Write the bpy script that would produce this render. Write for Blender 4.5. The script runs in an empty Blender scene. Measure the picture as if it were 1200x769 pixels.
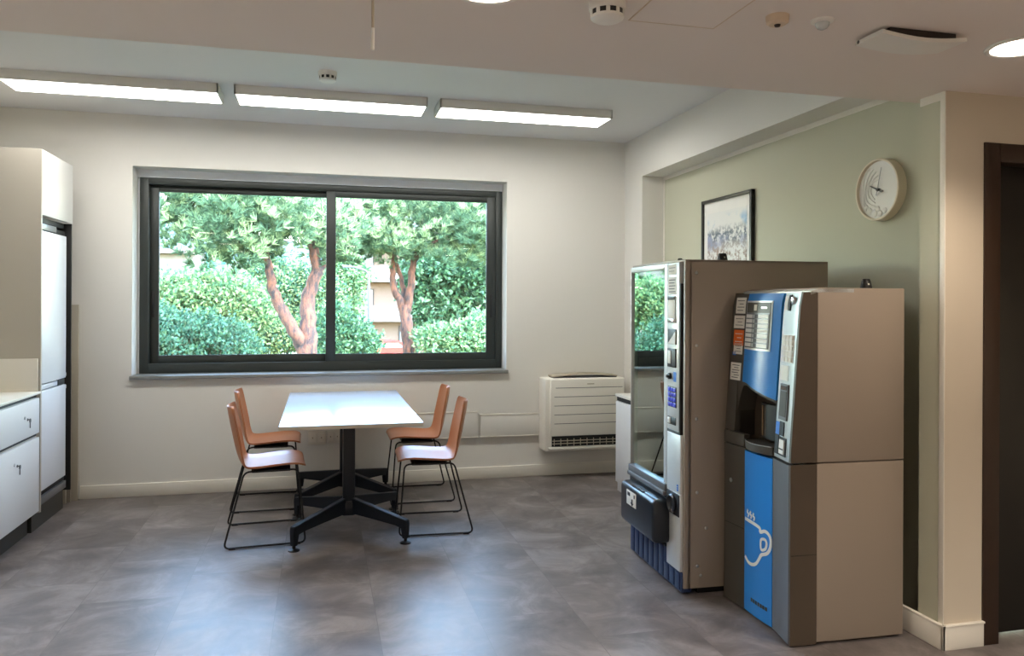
import bpy, bmesh, math, random
from mathutils import Vector, Matrix
PI = math.pi
C = bpy.context.scene.collection
S = bpy.context.scene

# ------------------------------------------------------------------ camera
F, CY, YAW, ROLL, H = 904.1, 354.76, math.radians(-13.93), math.radians(0.27), 1.46
cd = bpy.data.cameras.new('camera'); cam = bpy.data.objects.new('camera', cd); C.objects.link(cam)
cd.sensor_fit = 'HORIZONTAL'; cd.sensor_width = 36.0; cd.lens = 36.0 * F / 1200.0
cd.shift_y = (CY - 384.5) / 1200.0
cd.clip_start = 0.05; cd.clip_end = 500
_m = Matrix.Rotation(YAW, 3, 'Z') @ Matrix.Rotation(PI / 2, 3, 'X') @ Matrix.Rotation(ROLL, 3, 'Z')
cam.matrix_world = Matrix.Translation((0, 0, H)) @ _m.to_4x4()
S.camera = cam

def at(x, y, Y):
    """room point at depth Y that the photograph shows at (x, y)"""
    d = _m @ Vector(((x - 600) / F, -(y - CY) / F, -1.0))
    return Vector((0, 0, H)) + d * (Y / d.y)
def at_plane(x, y, X):
    d = _m @ Vector(((x - 600) / F, -(y - CY) / F, -1.0))
    return Vector((0, 0, H)) + d * (X / d.x)

# ------------------------------------------------------------------ materials
def srgb(c):
    return tuple(((v / 255) / 12.92 if v / 255 <= .04045 else ((v / 255 + .055) / 1.055) ** 2.4) for v in c)
def newmat(name):
    m = bpy.data.materials.new(name); m.use_nodes = True
    nt = m.node_tree; b = nt.nodes['Principled BSDF']
    return m, nt, b
def mat(name, rgb, rough=.5, metal=0, var=.04, scale=6, spec=.5, bump=0, bscale=200, coat=0):
    """Principled paint / plastic / metal with a faint procedural unevenness"""
    m, nt, b = newmat(name)
    c = srgb(rgb)
    tc = nt.nodes.new('ShaderNodeTexCoord')
    n = nt.nodes.new('ShaderNodeTexNoise'); n.inputs['Scale'].default_value = scale; n.inputs['Detail'].default_value = 4
    nt.links.new(tc.outputs['Object'], n.inputs['Vector'])
    mx = nt.nodes.new('ShaderNodeMix'); mx.data_type = 'RGBA'
    mx.inputs[6].default_value = tuple(max(0, v * (1 - var)) for v in c) + (1,)
    mx.inputs[7].default_value = tuple(min(1, v * (1 + var)) for v in c) + (1,)
    nt.links.new(n.outputs['Fac'], mx.inputs[0]); nt.links.new(mx.outputs[2], b.inputs['Base Color'])
    b.inputs['Roughness'].default_value = rough; b.inputs['Metallic'].default_value = metal
    b.inputs['Specular IOR Level'].default_value = spec
    if coat: b.inputs['Coat Weight'].default_value = coat
    if bump:
        n2 = nt.nodes.new('ShaderNodeTexNoise'); n2.inputs['Scale'].default_value = bscale; n2.inputs['Detail'].default_value = 3
        nt.links.new(tc.outputs['Object'], n2.inputs['Vector'])
        bp = nt.nodes.new('ShaderNodeBump'); bp.inputs['Strength'].default_value = bump; bp.inputs['Distance'].default_value = .002
        nt.links.new(n2.outputs['Fac'], bp.inputs['Height']); nt.links.new(bp.outputs['Normal'], b.inputs['Normal'])
    return m
def emit(name, rgb, strength):
    m, nt, b = newmat(name)
    b.inputs['Base Color'].default_value = (.8, .8, .8, 1)
    b.inputs['Emission Color'].default_value = rgb + (1,); b.inputs['Emission Strength'].default_value = strength
    return m
def glass(name, tint, ior=1.5, gain=1.0, refl=(1, 1, 1, 1)):
    m, nt, b = newmat(name); nt.nodes.remove(b)
    out = nt.nodes['Material Output']
    fr = nt.nodes.new('ShaderNodeFresnel'); fr.inputs['IOR'].default_value = ior
    mul = nt.nodes.new('ShaderNodeMath'); mul.operation = 'MULTIPLY'; mul.inputs[1].default_value = gain; mul.use_clamp = True
    tr = nt.nodes.new('ShaderNodeBsdfTransparent'); tr.inputs['Color'].default_value = tint + (1,)
    gl = nt.nodes.new('ShaderNodeBsdfGlossy'); gl.inputs['Roughness'].default_value = 0.005; gl.inputs['Color'].default_value = refl
    mx = nt.nodes.new('ShaderNodeMixShader')
    nt.links.new(fr.outputs[0], mul.inputs[0]); nt.links.new(mul.outputs[0], mx.inputs[0])
    nt.links.new(tr.outputs[0], mx.inputs[1]); nt.links.new(gl.outputs[0], mx.inputs[2]); nt.links.new(mx.outputs[0], out.inputs['Surface'])
    return m

def leafmat(name, a, b_, rough=.6, trans=.35):
    m, nt, b = newmat(name)
    out = nt.nodes['Material Output']
    geo = nt.nodes.new('ShaderNodeNewGeometry')
    mx = nt.nodes.new('ShaderNodeMix'); mx.data_type = 'RGBA'
    mx.inputs[6].default_value = srgb(a) + (1,); mx.inputs[7].default_value = srgb(b_) + (1,)
    nt.links.new(geo.outputs['Random Per Island'], mx.inputs[0])
    nt.links.new(mx.outputs[2], b.inputs['Base Color']); b.inputs['Roughness'].default_value = rough
    b.inputs['Specular IOR Level'].default_value = .25
    t = nt.nodes.new('ShaderNodeBsdfTranslucent'); nt.links.new(mx.outputs[2], t.inputs['Color'])
    ms = nt.nodes.new('ShaderNodeMixShader'); ms.inputs[0].default_value = trans
    nt.links.new(b.outputs[0], ms.inputs[1]); nt.links.new(t.outputs[0], ms.inputs[2]); nt.links.new(ms.outputs[0], out.inputs['Surface'])
    return m

def floor_mat():
    m, nt, b = newmat('vinyl_tiles'); L = nt.links; N = nt.nodes
    tc = N.new('ShaderNodeTexCoord')
    mp = N.new('ShaderNodeMapping'); mp.inputs['Location'].default_value = (.13, .2, 0); mp.inputs['Rotation'].default_value = (0, 0, PI / 2); L.new(tc.outputs['Object'], mp.inputs['Vector'])
    br = N.new('ShaderNodeTexBrick'); br.offset = .5; br.inputs['Scale'].default_value = 1.0
    br.inputs['Brick Width'].default_value = .61; br.inputs['Row Height'].default_value = .457
    br.inputs['Mortar Size'].default_value = .0015; br.inputs['Mortar Smooth'].default_value = .3; br.inputs['Bias'].default_value = 0
    br.inputs['Color1'].default_value = (0, 0, 0, 1); br.inputs['Color2'].default_value = (1, 1, 1, 1); br.inputs['Mortar'].default_value = (.5, .5, .5, 1)
    L.new(mp.outputs[0], br.inputs['Vector'])
    # cloudy concrete print, shifted per tile
    sc = N.new('ShaderNodeVectorMath'); sc.operation = 'SCALE'; sc.inputs['Scale'].default_value = 3.0; L.new(br.outputs['Color'], sc.inputs[0])
    ad = N.new('ShaderNodeVectorMath'); ad.operation = 'ADD'; L.new(tc.outputs['Object'], ad.inputs[0]); L.new(sc.outputs[0], ad.inputs[1])
    n1 = N.new('ShaderNodeTexNoise'); n1.inputs['Scale'].default_value = 3.4; n1.inputs['Detail'].default_value = 8; n1.inputs['Roughness'].default_value = .66; n1.inputs['Distortion'].default_value = .6
    L.new(ad.outputs[0], n1.inputs['Vector'])
    n2 = N.new('ShaderNodeTexNoise'); n2.inputs['Scale'].default_value = 45; n2.inputs['Detail'].default_value = 4; L.new(tc.outputs['Object'], n2.inputs['Vector'])
    r = N.new('ShaderNodeValToRGB'); e = r.color_ramp.elements
    e[0].position = .30; e[0].color = srgb((76, 70, 70)) + (1,)
    e[1].position = .70; e[1].color = srgb((142, 134, 132)) + (1,)
    el = r.color_ramp.elements.new(.5); el.color = srgb((108, 101, 99)) + (1,)
    L.new(n1.outputs['Fac'], r.inputs[0])
    t = N.new('ShaderNodeMix'); t.data_type = 'RGBA'; t.blend_type = 'MULTIPLY'; t.inputs[0].default_value = 1
    mr = N.new('ShaderNodeMapRange'); mr.inputs['To Min'].default_value = .93; mr.inputs['To Max'].default_value = 1.06; L.new(br.outputs['Color'], mr.inputs[0])
    L.new(r.outputs[0], t.inputs[6]); L.new(mr.outputs[0], t.inputs[7])
    sm = N.new('ShaderNodeMix'); sm.data_type = 'RGBA'; sm.inputs[7].default_value = srgb((70, 66, 64)) + (1,)
    sf = N.new('ShaderNodeMath'); sf.operation = 'MULTIPLY'; sf.inputs[1].default_value = .55; L.new(br.outputs['Fac'], sf.inputs[0])
    L.new(sf.outputs[0], sm.inputs[0]); L.new(t.outputs[2], sm.inputs[6]); L.new(sm.outputs[2], b.inputs['Base Color'])
    rr = N.new('ShaderNodeMapRange'); rr.inputs['To Min'].default_value = .30; rr.inputs['To Max'].default_value = .50; L.new(n1.outputs['Fac'], rr.inputs[0]); L.new(rr.outputs[0], b.inputs['Roughness'])
    b.inputs['Specular IOR Level'].default_value = .42
    bp = N.new('ShaderNodeBump'); bp.inputs['Strength'].default_value = .10; bp.inputs['Distance'].default_value = .003; L.new(n2.outputs['Fac'], bp.inputs['Height']); L.new(bp.outputs[0], b.inputs['Normal'])
    return m

def print_mat():
    """loose watercolour: pale sky, blue cloud, grey-blue scrub and ochre lines"""
    m, nt, b = newmat('watercolour_print'); L = nt.links; N = nt.nodes
    tc = N.new('ShaderNodeTexCoord'); sp = N.new('ShaderNodeSeparateXYZ'); L.new(tc.outputs['Object'], sp.inputs[0])
    n1 = N.new('ShaderNodeTexNoise'); n1.inputs['Scale'].default_value = 5; n1.inputs['Detail'].default_value = 5; L.new(tc.outputs['Object'], n1.inputs['Vector'])
    n2 = N.new('ShaderNodeTexNoise'); n2.inputs['Scale'].default_value = 26; n2.inputs['Detail'].default_value = 6; n2.inputs['Roughness'].default_value = .7; L.new(tc.outputs['Object'], n2.inputs['Vector'])
    def band(c, w):
        a = N.new('ShaderNodeMath'); a.operation = 'SUBTRACT'; L.new(sp.outputs['Z'], a.inputs[0]); a.inputs[1].default_value = c
        d = N.new('ShaderNodeMath'); d.operation = 'ABSOLUTE'; L.new(a.outputs[0], d.inputs[0])
        e = N.new('ShaderNodeMapRange'); e.inputs['From Min'].default_value = w; e.inputs['From Max'].default_value = w * .3; L.new(d.outputs[0], e.inputs[0]); return e.outputs[0]
    def thr(src, lo, hi):
        e = N.new('ShaderNodeMapRange'); e.inputs['From Min'].default_value = lo; e.inputs['From Max'].default_value = hi; L.new(src, e.inputs[0]); return e.outputs[0]
    def mulv(a, c):
        e = N.new('ShaderNodeMath'); e.operation = 'MULTIPLY'; L.new(a, e.inputs[0]); L.new(c, e.inputs[1]); return e.outputs[0]
    col = None
    prev = N.new('ShaderNodeRGB'); prev.outputs[0].default_value = srgb((226, 228, 226)) + (1,); cur = prev.outputs[0]
    for (c, w, src, lo, hi, rgb) in ((.29, .08, n1, .47, .56, (150, 184, 212)), (.20, .09, n2, .45, .55, (100, 114, 126)),
                                     (.17, .08, n1, .46, .58, (150, 160, 190)), (.06, .13, n2, .46, .56, (158, 142, 132))):
        f = mulv(band(c, w), thr(src.outputs['Fac'], lo, hi))
        x = N.new('ShaderNodeMix'); x.data_type = 'RGBA'; L.new(f, x.inputs[0]); L.new(cur, x.inputs[6]); x.inputs[7].default_value = srgb(rgb) + (1,); cur = x.outputs[2]
    L.new(cur, b.inputs['Base Color']); b.inputs['Roughness'].default_value = .6
    return m

def bark_mat():
    m, nt, b = newmat('pine_bark'); L = nt.links; N = nt.nodes
    tc = N.new('ShaderNodeTexCoord')
    mp = N.new('ShaderNodeMapping'); mp.inputs['Scale'].default_value = (9, 9, 3); L.new(tc.outputs['Object'], mp.inputs[0])
    n = N.new('ShaderNodeTexNoise'); n.inputs['Scale'].default_value = 1.6; n.inputs['Detail'].default_value = 6; n.inputs['Roughness'].default_value = .65; L.new(mp.outputs[0], n.inputs['Vector'])
    r = N.new('ShaderNodeValToRGB'); e = r.color_ramp.elements
    e[0].position = .40; e[0].color = srgb((30, 25, 27)) + (1,); e[1].position = .62; e[1].color = srgb((102, 62, 46)) + (1,)
    L.new(n.outputs['Fac'], r.inputs[0]); L.new(r.outputs[0], b.inputs['Base Color']); b.inputs['Roughness'].default_value = .9
    bp = N.new('ShaderNodeBump'); bp.inputs['Strength'].default_value = .7; bp.inputs['Distance'].default_value = .03; L.new(n.outputs['Fac'], bp.inputs['Height']); L.new(bp.outputs[0], b.inputs['Normal'])
    return m

M = dict(
    wall=mat('wall_paint', (221, 219, 213), .75, var=.015, scale=2, bump=.12, bscale=260),
    warmwall=mat('corridor_paint', (200, 190, 173), .75, var=.015, scale=2, bump=.12, bscale=260),
    green=mat('sage_paint', (190, 190, 170), .75, var=.015, scale=2, bump=.12, bscale=260),
    ceil=mat('ceiling_paint', (222, 222, 222), .85, var=.01, scale=2),
    lowceil=mat('low_ceiling_paint', (226, 217, 210), .85, var=.01, scale=2),
    lining=mat('white_lining', (234, 238, 242), .5, var=.01), trim=mat('white_trim', (226, 222, 212), .5, var=.01),
    floor=floor_mat(),
    frame=mat('window_aluminium', (50, 55, 53), .42, .2, var=.05),
    gasket=mat('black_gasket', (22, 24, 24), .6),
    sill=mat('sill_stone', (128, 130, 128), .4, var=.12, scale=40),
    pane=glass('window_glass', (.96, .985, .97), 1.5, .8),
    cab=mat('cabinet_white', (224, 224, 222), .35, var=.01),
    cabside=mat('cabinet_panel_greige', (190, 184, 172), .5, var=.01),
    worktop=mat('worktop_white', (226, 222, 212), .35, var=.02),
    fridge=mat('fridge_door_white', (222, 226, 232), .28, var=.01),
    dark=mat('dark_recess', (24, 24, 24), .6),
    plinth=mat('plinth_dark_grey', (62, 62, 58), .5, .2, var=.1),
    board=mat('filler_board', (150, 142, 128), .6, var=.03),
    board2=mat('filler_board_pale', (172, 165, 150), .6, var=.03),
    chrome=mat('chrome', (210, 210, 212), .15, 1),
    steel=mat('brushed_steel', (196, 198, 198), .32, .9, var=.04),
    shell=mat('terracotta_polypropylene', (176, 112, 72), .38, var=.03, scale=14, spec=.6),
    rod=mat('black_rod', (18, 19, 22), .4, .3),
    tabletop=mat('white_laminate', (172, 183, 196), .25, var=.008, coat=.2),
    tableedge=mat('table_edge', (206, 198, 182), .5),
    base=mat('navy_black_powdercoat', (22, 28, 38), .38, .3, var=.06),
    vbody=mat('taupe_metal', (150, 138, 126), .45, .1, var=.02, scale=3, bump=.08, bscale=500),
    vsilver=mat('silver_plastic', (205, 208, 208), .35, .25, var=.02),
    vblue=mat('dark_blue_plastic', (32, 48, 84), .42, var=.06),
    vblack=mat('black_plastic', (26, 32, 40), .3, var=.06),
    vblack2=mat('matt_black', (14, 14, 15), .5),
    vinner=mat('aqua_panel', (190, 214, 200), .5, var=.03),
    tray=mat('tray_metal', (150, 156, 154), .4, .6),
    vglass=glass('vending_glass', (.90, .95, .92), 1.6, 3.4, (.86, .97, .93, 1)),
    charcoal=mat('charcoal_plastic', (66, 62, 55), .42, var=.04),
    charcoal2=mat('charcoal_side', (74, 63, 52), .5, var=.04),
    niche=mat('niche_black', (40, 36, 32), .35),
    blue=mat('blue_panel', (38, 128, 206), .3, var=.02),
    greystrip=mat('grey_strip', (112, 114, 118), .35, .3, var=.05),
    paper=mat('paper', (226, 222, 212), .7, var=.02),
    ink=mat('ink', (96, 96, 98), .7),
    orange=mat('orange_sticker', (226, 104, 32), .6),
    bluesticker=mat('blue_sticker', (60, 120, 200), .6),
    keyblue=mat('blue_keys', (52, 62, 200), .35),
    white=mat('white_plastic', (226, 224, 218), .4, var=.01),
    acwhite=mat('console_white', (232, 228, 218), .45, var=.01),
    flapgrey=mat('console_flap', (178, 168, 150), .5),
    beige=mat('beige_plastic', (206, 186, 162), .5),
    lens=mat('frosted_lens', (196, 200, 200), .25),
    led=emit('panel_light', (1.0, .97, .91), 14.0),
    down=emit('downlight_lens', (1.0, .86, .70), 9.0),
    picframe=mat('black_wood', (28, 27, 25), .4, var=.2, scale=30),
    mount=mat('mount_board', (232, 232, 228), .7),
    printm=print_mat(),
    clockcase=mat('clock_cream', (222, 210, 188), .45),
    clockface=mat('clock_face', (226, 226, 222), .5),
    door=mat('dark_oak_door', (24, 21, 15), .4, var=.15, scale=12),
    doorframe=mat('dark_brown_frame', (46, 29, 17), .42, var=.15, scale=12),
    bark=bark_mat(), bronze=mat('bronze_edge', (120, 98, 74), .4, .5),
    pine=leafmat('pine_needles', (72, 104, 72), (172, 188, 138)),
    pined=leafmat('pine_needles_shaded', (40, 66, 50), (96, 124, 90)),
    leafl=leafmat('light_leaves', (66, 98, 62), (146, 164, 112)),
    leafm=leafmat('mid_leaves', (40, 80, 56), (100, 136, 92)),
    leafd=leafmat('dark_leaves', (26, 54, 38), (62, 92, 60)),
    leafb=leafmat('blue_leaves', (32, 70, 56), (70, 108, 84)),
    ground=mat('lawn', (84, 92, 62), .95, var=.3, scale=.7),
    bwall=mat('render_pink', (92, 74, 64), .9, var=.04, scale=.6),
    bwhite=mat('render_white', (102, 96, 92), .9, var=.04, scale=.6),
    bdark=mat('shaded_opening', (40, 30, 26), .8, var=.1),
    bglass=mat('far_window', (90, 102, 110), .2),
    roof=mat('roof_tile', (96, 84, 80), .9, var=.1),
    teal=mat('teal_shutter', (50, 130, 126), .7),
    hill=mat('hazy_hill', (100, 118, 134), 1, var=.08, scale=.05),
    red=mat('car_red', (176, 26, 16), .45, spec=.3),
    tyre=mat('tyre', (24, 24, 24), .8),
    polem=mat('lamp_post_grey', (84, 86, 88), .5),
)

# ------------------------------------------------------------------ mesh helpers
def box(bm, lo, hi, bev=0, seg=2, mi=0, rot=None, piv=None):
    t = bmesh.new(); bmesh.ops.create_cube(t, size=1)
    c = [(a + b) / 2 for a, b in zip(lo, hi)]; s = [abs(b - a) for a, b in zip(lo, hi)]
    for v in t.verts: v.co = Vector((v.co.x * s[0] + c[0], v.co.y * s[1] + c[1], v.co.z * s[2] + c[2]))
    if bev: bmesh.ops.bevel(t, geom=list(t.edges), offset=min(bev, min(s) * .49), segments=seg, affect='EDGES', profile=.5)
    if rot is not None:
        p = Vector(piv if piv else c)
        for v in t.verts: v.co = rot @ (v.co - p) + p
    merge(bm, t, mi)
def merge(bm, t, mi=0):
    mp = {}
    for v in t.verts: mp[v] = bm.verts.new(v.co)
    for f in t.faces:
        try:
            g = bm.faces.new([mp[v] for v in f.verts]); g.material_index = mi; g.smooth = True
        except ValueError: pass
    t.free()
def lathe(bm, prof, c=(0, 0, 0), n=32, axis='Z', mi=0, cap=True):
    """prof: list of (radius, height)"""
    def P(r, h, a):
        u, v = r * math.cos(a), r * math.sin(a)
        if axis == 'Z': q = (u, v, h)
        elif axis == 'X': q = (h, u, v)
        else: q = (u, h, v)
        return Vector(q) + Vector(c)
    rings = [[bm.verts.new(P(max(r, 1e-5), h, 2 * PI * i / n)) for i in range(n)] for r, h in prof]
    for a, b in zip(rings, rings[1:]):
        for i in range(n):
            f = bm.faces.new((a[i], a[(i + 1) % n], b[(i + 1) % n], b[i])); f.material_index = mi; f.smooth = True
    if cap:
        for r in (rings[0], rings[-1]):
            f = bm.faces.new(r); f.material_index = mi
def fillet(pts, r, n=5):
    pts = [Vector(p) for p in pts]; out = [pts[0]]
    for a, b, c in zip(pts, pts[1:], pts[2:]):
        d1, d2 = (a - b), (c - b); k = min(r, d1.length * .45, d2.length * .45)
        p, q = b + d1.normalized() * k, b + d2.normalized() * k
        for i in range(n + 1):
            t = i / n; out.append((1 - t) ** 2 * p + 2 * t * (1 - t) * b + t * t * q)
    out.append(pts[-1]); return out
def tube(bm, pts, rad, n=8, mi=0, closed=False):
    """round tube; rad a number or one radius per point"""
    pts = [Vector(p) for p in pts]; R = rad if isinstance(rad, (list, tuple)) else [rad] * len(pts)
    rings = []; N_ = len(pts); ref = None
    for i, p in enumerate(pts):
        if closed: t = pts[(i + 1) % N_] - pts[i - 1]
        else: t = pts[min(i + 1, N_ - 1)] - pts[max(i - 1, 0)]
        t.normalize()
        if ref is None:
            ref = Vector((0, 0, 1)) if abs(t.z) < .9 else Vector((1, 0, 0))
        u = (ref - t * ref.dot(t)); u.normalize(); w = t.cross(u); ref = u
        rings.append([bm.verts.new(p + (u * math.cos(2 * PI * k / n) + w * math.sin(2 * PI * k / n)) * R[i]) for k in range(n)])
    pr = list(zip(rings, rings[1:])) + ([(rings[-1], rings[0])] if closed else [])
    for a, b in pr:
        for k in range(n):
            f = bm.faces.new((a[k], a[(k + 1) % n], b[(k + 1) % n], b[k])); f.material_index = mi; f.smooth = True
    if not closed:
        for r in (rings[0], rings[-1]):
            f = bm.faces.new(r); f.material_index = mi
def prism(bm, pts, d, mi=0):
    """closed polygon (3-D points) pushed along d"""
    d = Vector(d); a = [bm.verts.new(Vector(p)) for p in pts]; b = [bm.verts.new(Vector(p) + d) for p in pts]; n = len(a)
    for f in (a, b[::-1]): bm.faces.new(f).material_index = mi
    for i in range(n): bm.faces.new((a[i], b[i], b[(i + 1) % n], a[(i + 1) % n])).material_index = mi
def slab(bm, fn, u0, u1, v0, v1, th, nu=8, nv=6, mi=0):
    """curved slab: fn(u, v) -> outer point, th = thickness vector"""
    th = Vector(th)
    g = [[Vector(fn(u0 + (u1 - u0) * i / nu, v0 + (v1 - v0) * j / nv)) for j in range(nv + 1)] for i in range(nu + 1)]
    A = [[bm.verts.new(p) for p in r] for r in g]; B = [[bm.verts.new(p + th) for p in r] for r in g]
    def q(*vs):
        f = bm.faces.new(vs); f.material_index = mi; f.smooth = True
    for i in range(nu):
        for j in range(nv):
            q(A[i][j], A[i + 1][j], A[i + 1][j + 1], A[i][j + 1]); q(B[i][j], B[i][j + 1], B[i + 1][j + 1], B[i + 1][j])
    for i in range(nu):
        q(A[i][0], B[i][0], B[i + 1][0], A[i + 1][0]); q(A[i][nv], A[i + 1][nv], B[i + 1][nv], B[i][nv])
    for j in range(nv):
        q(A[0][j], A[0][j + 1], B[0][j + 1], B[0][j]); q(A[nu][j], B[nu][j], B[nu][j + 1], A[nu][j + 1])

def obj(name, bm, ms, parent=None, label=None, angle=35):
    bmesh.ops.recalc_face_normals(bm, faces=list(bm.faces))
    me = bpy.data.meshes.new(name); bm.to_mesh(me); bm.free()
    for f in me.polygons: f.use_smooth = True
    me.set_sharp_from_angle(angle=math.radians(angle))
    for m in (ms if isinstance(ms, (list, tuple)) else [ms]): me.materials.append(M[m] if isinstance(m, str) else m)
    o = bpy.data.objects.new(name, me); C.objects.link(o)
    if parent: o.parent = parent
    if label: o['label'] = label
    return o
def tag(o, label, cat, group=None, kind=None):
    o['label'] = label; o['category'] = cat
    if group: o['group'] = group
    if kind: o['kind'] = kind
    return o
def thing(name, label, cat, loc=(0, 0, 0), rz=0, group=None):
    o = bpy.data.objects.new(name, None); o.empty_display_size = .1; C.objects.link(o)
    o.location = loc; o.rotation_euler = (0, 0, rz)
    return tag(o, label, cat, group)
def struct(name, bm, ms, label=None, parent=None):
    o = obj(name, bm, ms, parent)
    if not parent: o['kind'] = 'structure'; o['label'] = label; o['category'] = name.split('_')[0]
    return o
def dup(root, loc, rz, label, group=None):
    r = root.copy(); C.objects.link(r); r.location = loc; r.rotation_euler = (0, 0, rz); r['label'] = label
    if group: r['group'] = group
    for ch in list(root.children):
        c = ch.copy(); C.objects.link(c); c.parent = r
        for g in ch.children:
            d = g.copy(); C.objects.link(d); d.parent = c
    return r
B = bmesh.new

# ================================================================== ROOM
YB, XL, XR, XG, ZU, ZL, YC = 6.265, -2.35, 2.56, 2.75, 2.85, 2.365, 2.925
YREAR, XFAR = -2.6, 4.2
WX0, WX1, WZ0, WZ1 = -1.365, 1.507, .90, 2.468
b = B(); box(b, (-3.2, YREAR - .2, -.1), (XFAR + .2, YB + .3, 0)); struct('floor', b, 'floor', 'grey brown marbled vinyl tile floor')
b = B()
box(b, (XL - .2, YB, 0), (WX0, YB + .3, ZU)); box(b, (WX1, YB, 0), (XG + .25, YB + .3, ZU))
box(b, (WX0, YB, 0), (WX1, YB + .3, WZ0 - .028)); box(b, (WX0, YB, WZ1), (WX1, YB + .3, ZU))
struct('wall_back', b, 'wall', 'off white wall around the wide window')
b = B(); box(b, (XL - .2, YREAR, 0), (XL, YB, ZU)); struct('wall_left', b, 'wall', 'off white wall behind the kitchen units')
# right wall: far pilaster, overhead beam, sage recess wall and near pillar
b = B()
box(b, (XR, 5.895, 0), (XG + .25, YB, ZU)); box(b, (XR, YC, 2.505), (XG + .25, 5.895, ZU))
box(b, (XG, 2.87, 0), (XG + .25, 5.895, 2.505), mi=1)
box(b, (XR + .004, 2.737, 0), (2.757, 2.87, ZL), mi=1); box(b, (2.757, 2.862, 0), (XG + .25, 2.87, ZL), mi=1)
struct('wall_right', b, ['wall', 'green'], 'sage green recessed wall framed by white beam and pilaster')
b = B()
box(b, (XR, 2.725, 0), (2.757, 2.737, ZL), mi=0); box(b, (XR, 2.725, 0), (XR + .004, 2.752, ZL), mi=0)
box(b, (2.757, 2.725, 2.157), (3.66, 2.97, ZL)); box(b, (3.66, 2.725, 0), (XFAR, 2.97, ZL))
struct('wall_corridor', b, 'warmwall', 'warm cream wall end beside the dark door')
b = B(); box(b, (XFAR, YREAR, 0), (XFAR + .2, 2.97, ZL)); struct('wall_side', b, 'warmwall', 'cream corridor side wall')
b = B(); box(b, (-3.2, YREAR - .2, 0), (XFAR + .2, YREAR, ZU)); struct('wall_rear', b, 'warmwall', 'cream wall behind the viewer')
b = B(); box(b, (XL - .2, YC, ZU), (XG + .25, YB + .3, ZU + .2)); struct('ceiling', b, 'ceil', 'white upper ceiling with linear lights')
b = B(); box(b, (XL - .2, YREAR - .2, ZL), (XFAR + .2, YC, ZU + .2)); struct('ceiling_low', b, 'lowceil', 'lower ceiling over the front of the room')
# baseboards
b = B(); box(b, (-1.71, YB - .014, 0), (XR, YB, .098), .004); struct('baseboard_back', b, 'trim', 'cream baseboard under the window wall')
b = B(); box(b, (XR - .014, 2.711, 0), (XR, 5.2, .106), .003); box(b, (XR - .014, 2.711, 0), (2.757, 2.725, .106), .003)
box(b, (XR - .018, 2.707, .098), (XR, 5.2, .108), .003); box(b, (XR - .018, 2.707, .098), (2.76, 2.725, .108), .003)
struct('baseboard_right', b, 'trim', 'cream baseboard turning round the pillar')
# white borders of the sage paint
b = B()
box(b, (XG - .004, 2.88, 2.475), (XG, 5.893, 2.505)); box(b, (XG - .004, 5.866, 0), (XG, 5.893, 2.475))
struct('trim_1', b, 'trim', 'white border line along the top of the sage wall')
b = B()
box(b, (XR, 2.739, ZL - .034), (XR + .004, 2.868, ZL)); box(b, (XR - .002, 2.724, .1), (XR + .003, 2.752, ZL), .001)
struct('trim_2', b, 'trim', 'white border line at the near pillar corner')

# ------------------------------------------------------------------ window
W = bpy.data.objects.new('window_1', None); C.objects.link(W); W['kind'] = 'structure'; W['label'] = 'wide dark framed sliding window'; W['category'] = 'window'
YF = 6.43
b = B(); FX0, FX1, FZ0, FZ1 = -1.35, 1.505, WZ0, 2.41
def rect_frame(bm, x0, x1, z0, z1, y0, y1, l, r, bo, to, bev=.004):
    box(bm, (x0, y0, z0), (x0 + l, y1, z1), bev); box(bm, (x1 - r, y0, z0), (x1, y1, z1), bev)
    box(bm, (x0 + l - .002, y0, z0), (x1 - r + .002, y1, z0 + bo), bev); box(bm, (x0 + l - .002, y0, z1 - to), (x1 - r + .002, y1, z1), bev)
rect_frame(b, FX0, FX1, FZ0, FZ1, YF, YF + .11, .065, .055, .075, .05)
fr = obj('window_frame', b, 'frame', W)
b = B(); box(b, (WX0, YF - .01, FZ1), (WX1, YF + .12, WZ1)); box(b, (WX0, YF + .02, FZ0), (FX0, YF + .12, FZ1)); obj('window_lining', b, 'lining', W, 'white strip above the dark frame')
for (x0, x1, y0, l, r, hx) in ((-1.287, .118, YF + .055, .063, .072, -1.262), (.041, 1.452, YF + .012, .075, .078, 1.412)):
    b = B(); rect_frame(b, x0, x1, FZ0 + .072, FZ1 - .047, y0, y0 + .04, l, r, .063, .05)
    s = obj('window_sash', b, 'frame', W)
    b = B(); box(b, (x0 + l - .004, y0 + .016, FZ0 + .13), (x1 - r + .004, y0 + .022, FZ1 - .092)); obj('pane', b, 'pane', s)
    b = B(); rect_frame(b, x0 + l - .004, x1 - r + .004, FZ0 + .131, FZ1 - .093, y0 + .004, y0 + .015, .006, .006, .006, .006, .001); obj('gasket', b, 'gasket', s)
    b = B(); box(b, (hx - .011, y0 - .006, 1.33), (hx + .011, y0 + .004, 1.53), .004); box(b, (hx - .006, y0 - .012, 1.36), (hx + .006, y0 - .004, 1.50), .003); obj('handle', b, 'gasket', s)
b = B(); box(b, (WX0 - .012, YB - .03, WZ0 - .028), (WX1 + .012, YF + .05, WZ0), .003); obj('window_sill', b, 'sill', W, 'grey stone sill')

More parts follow.
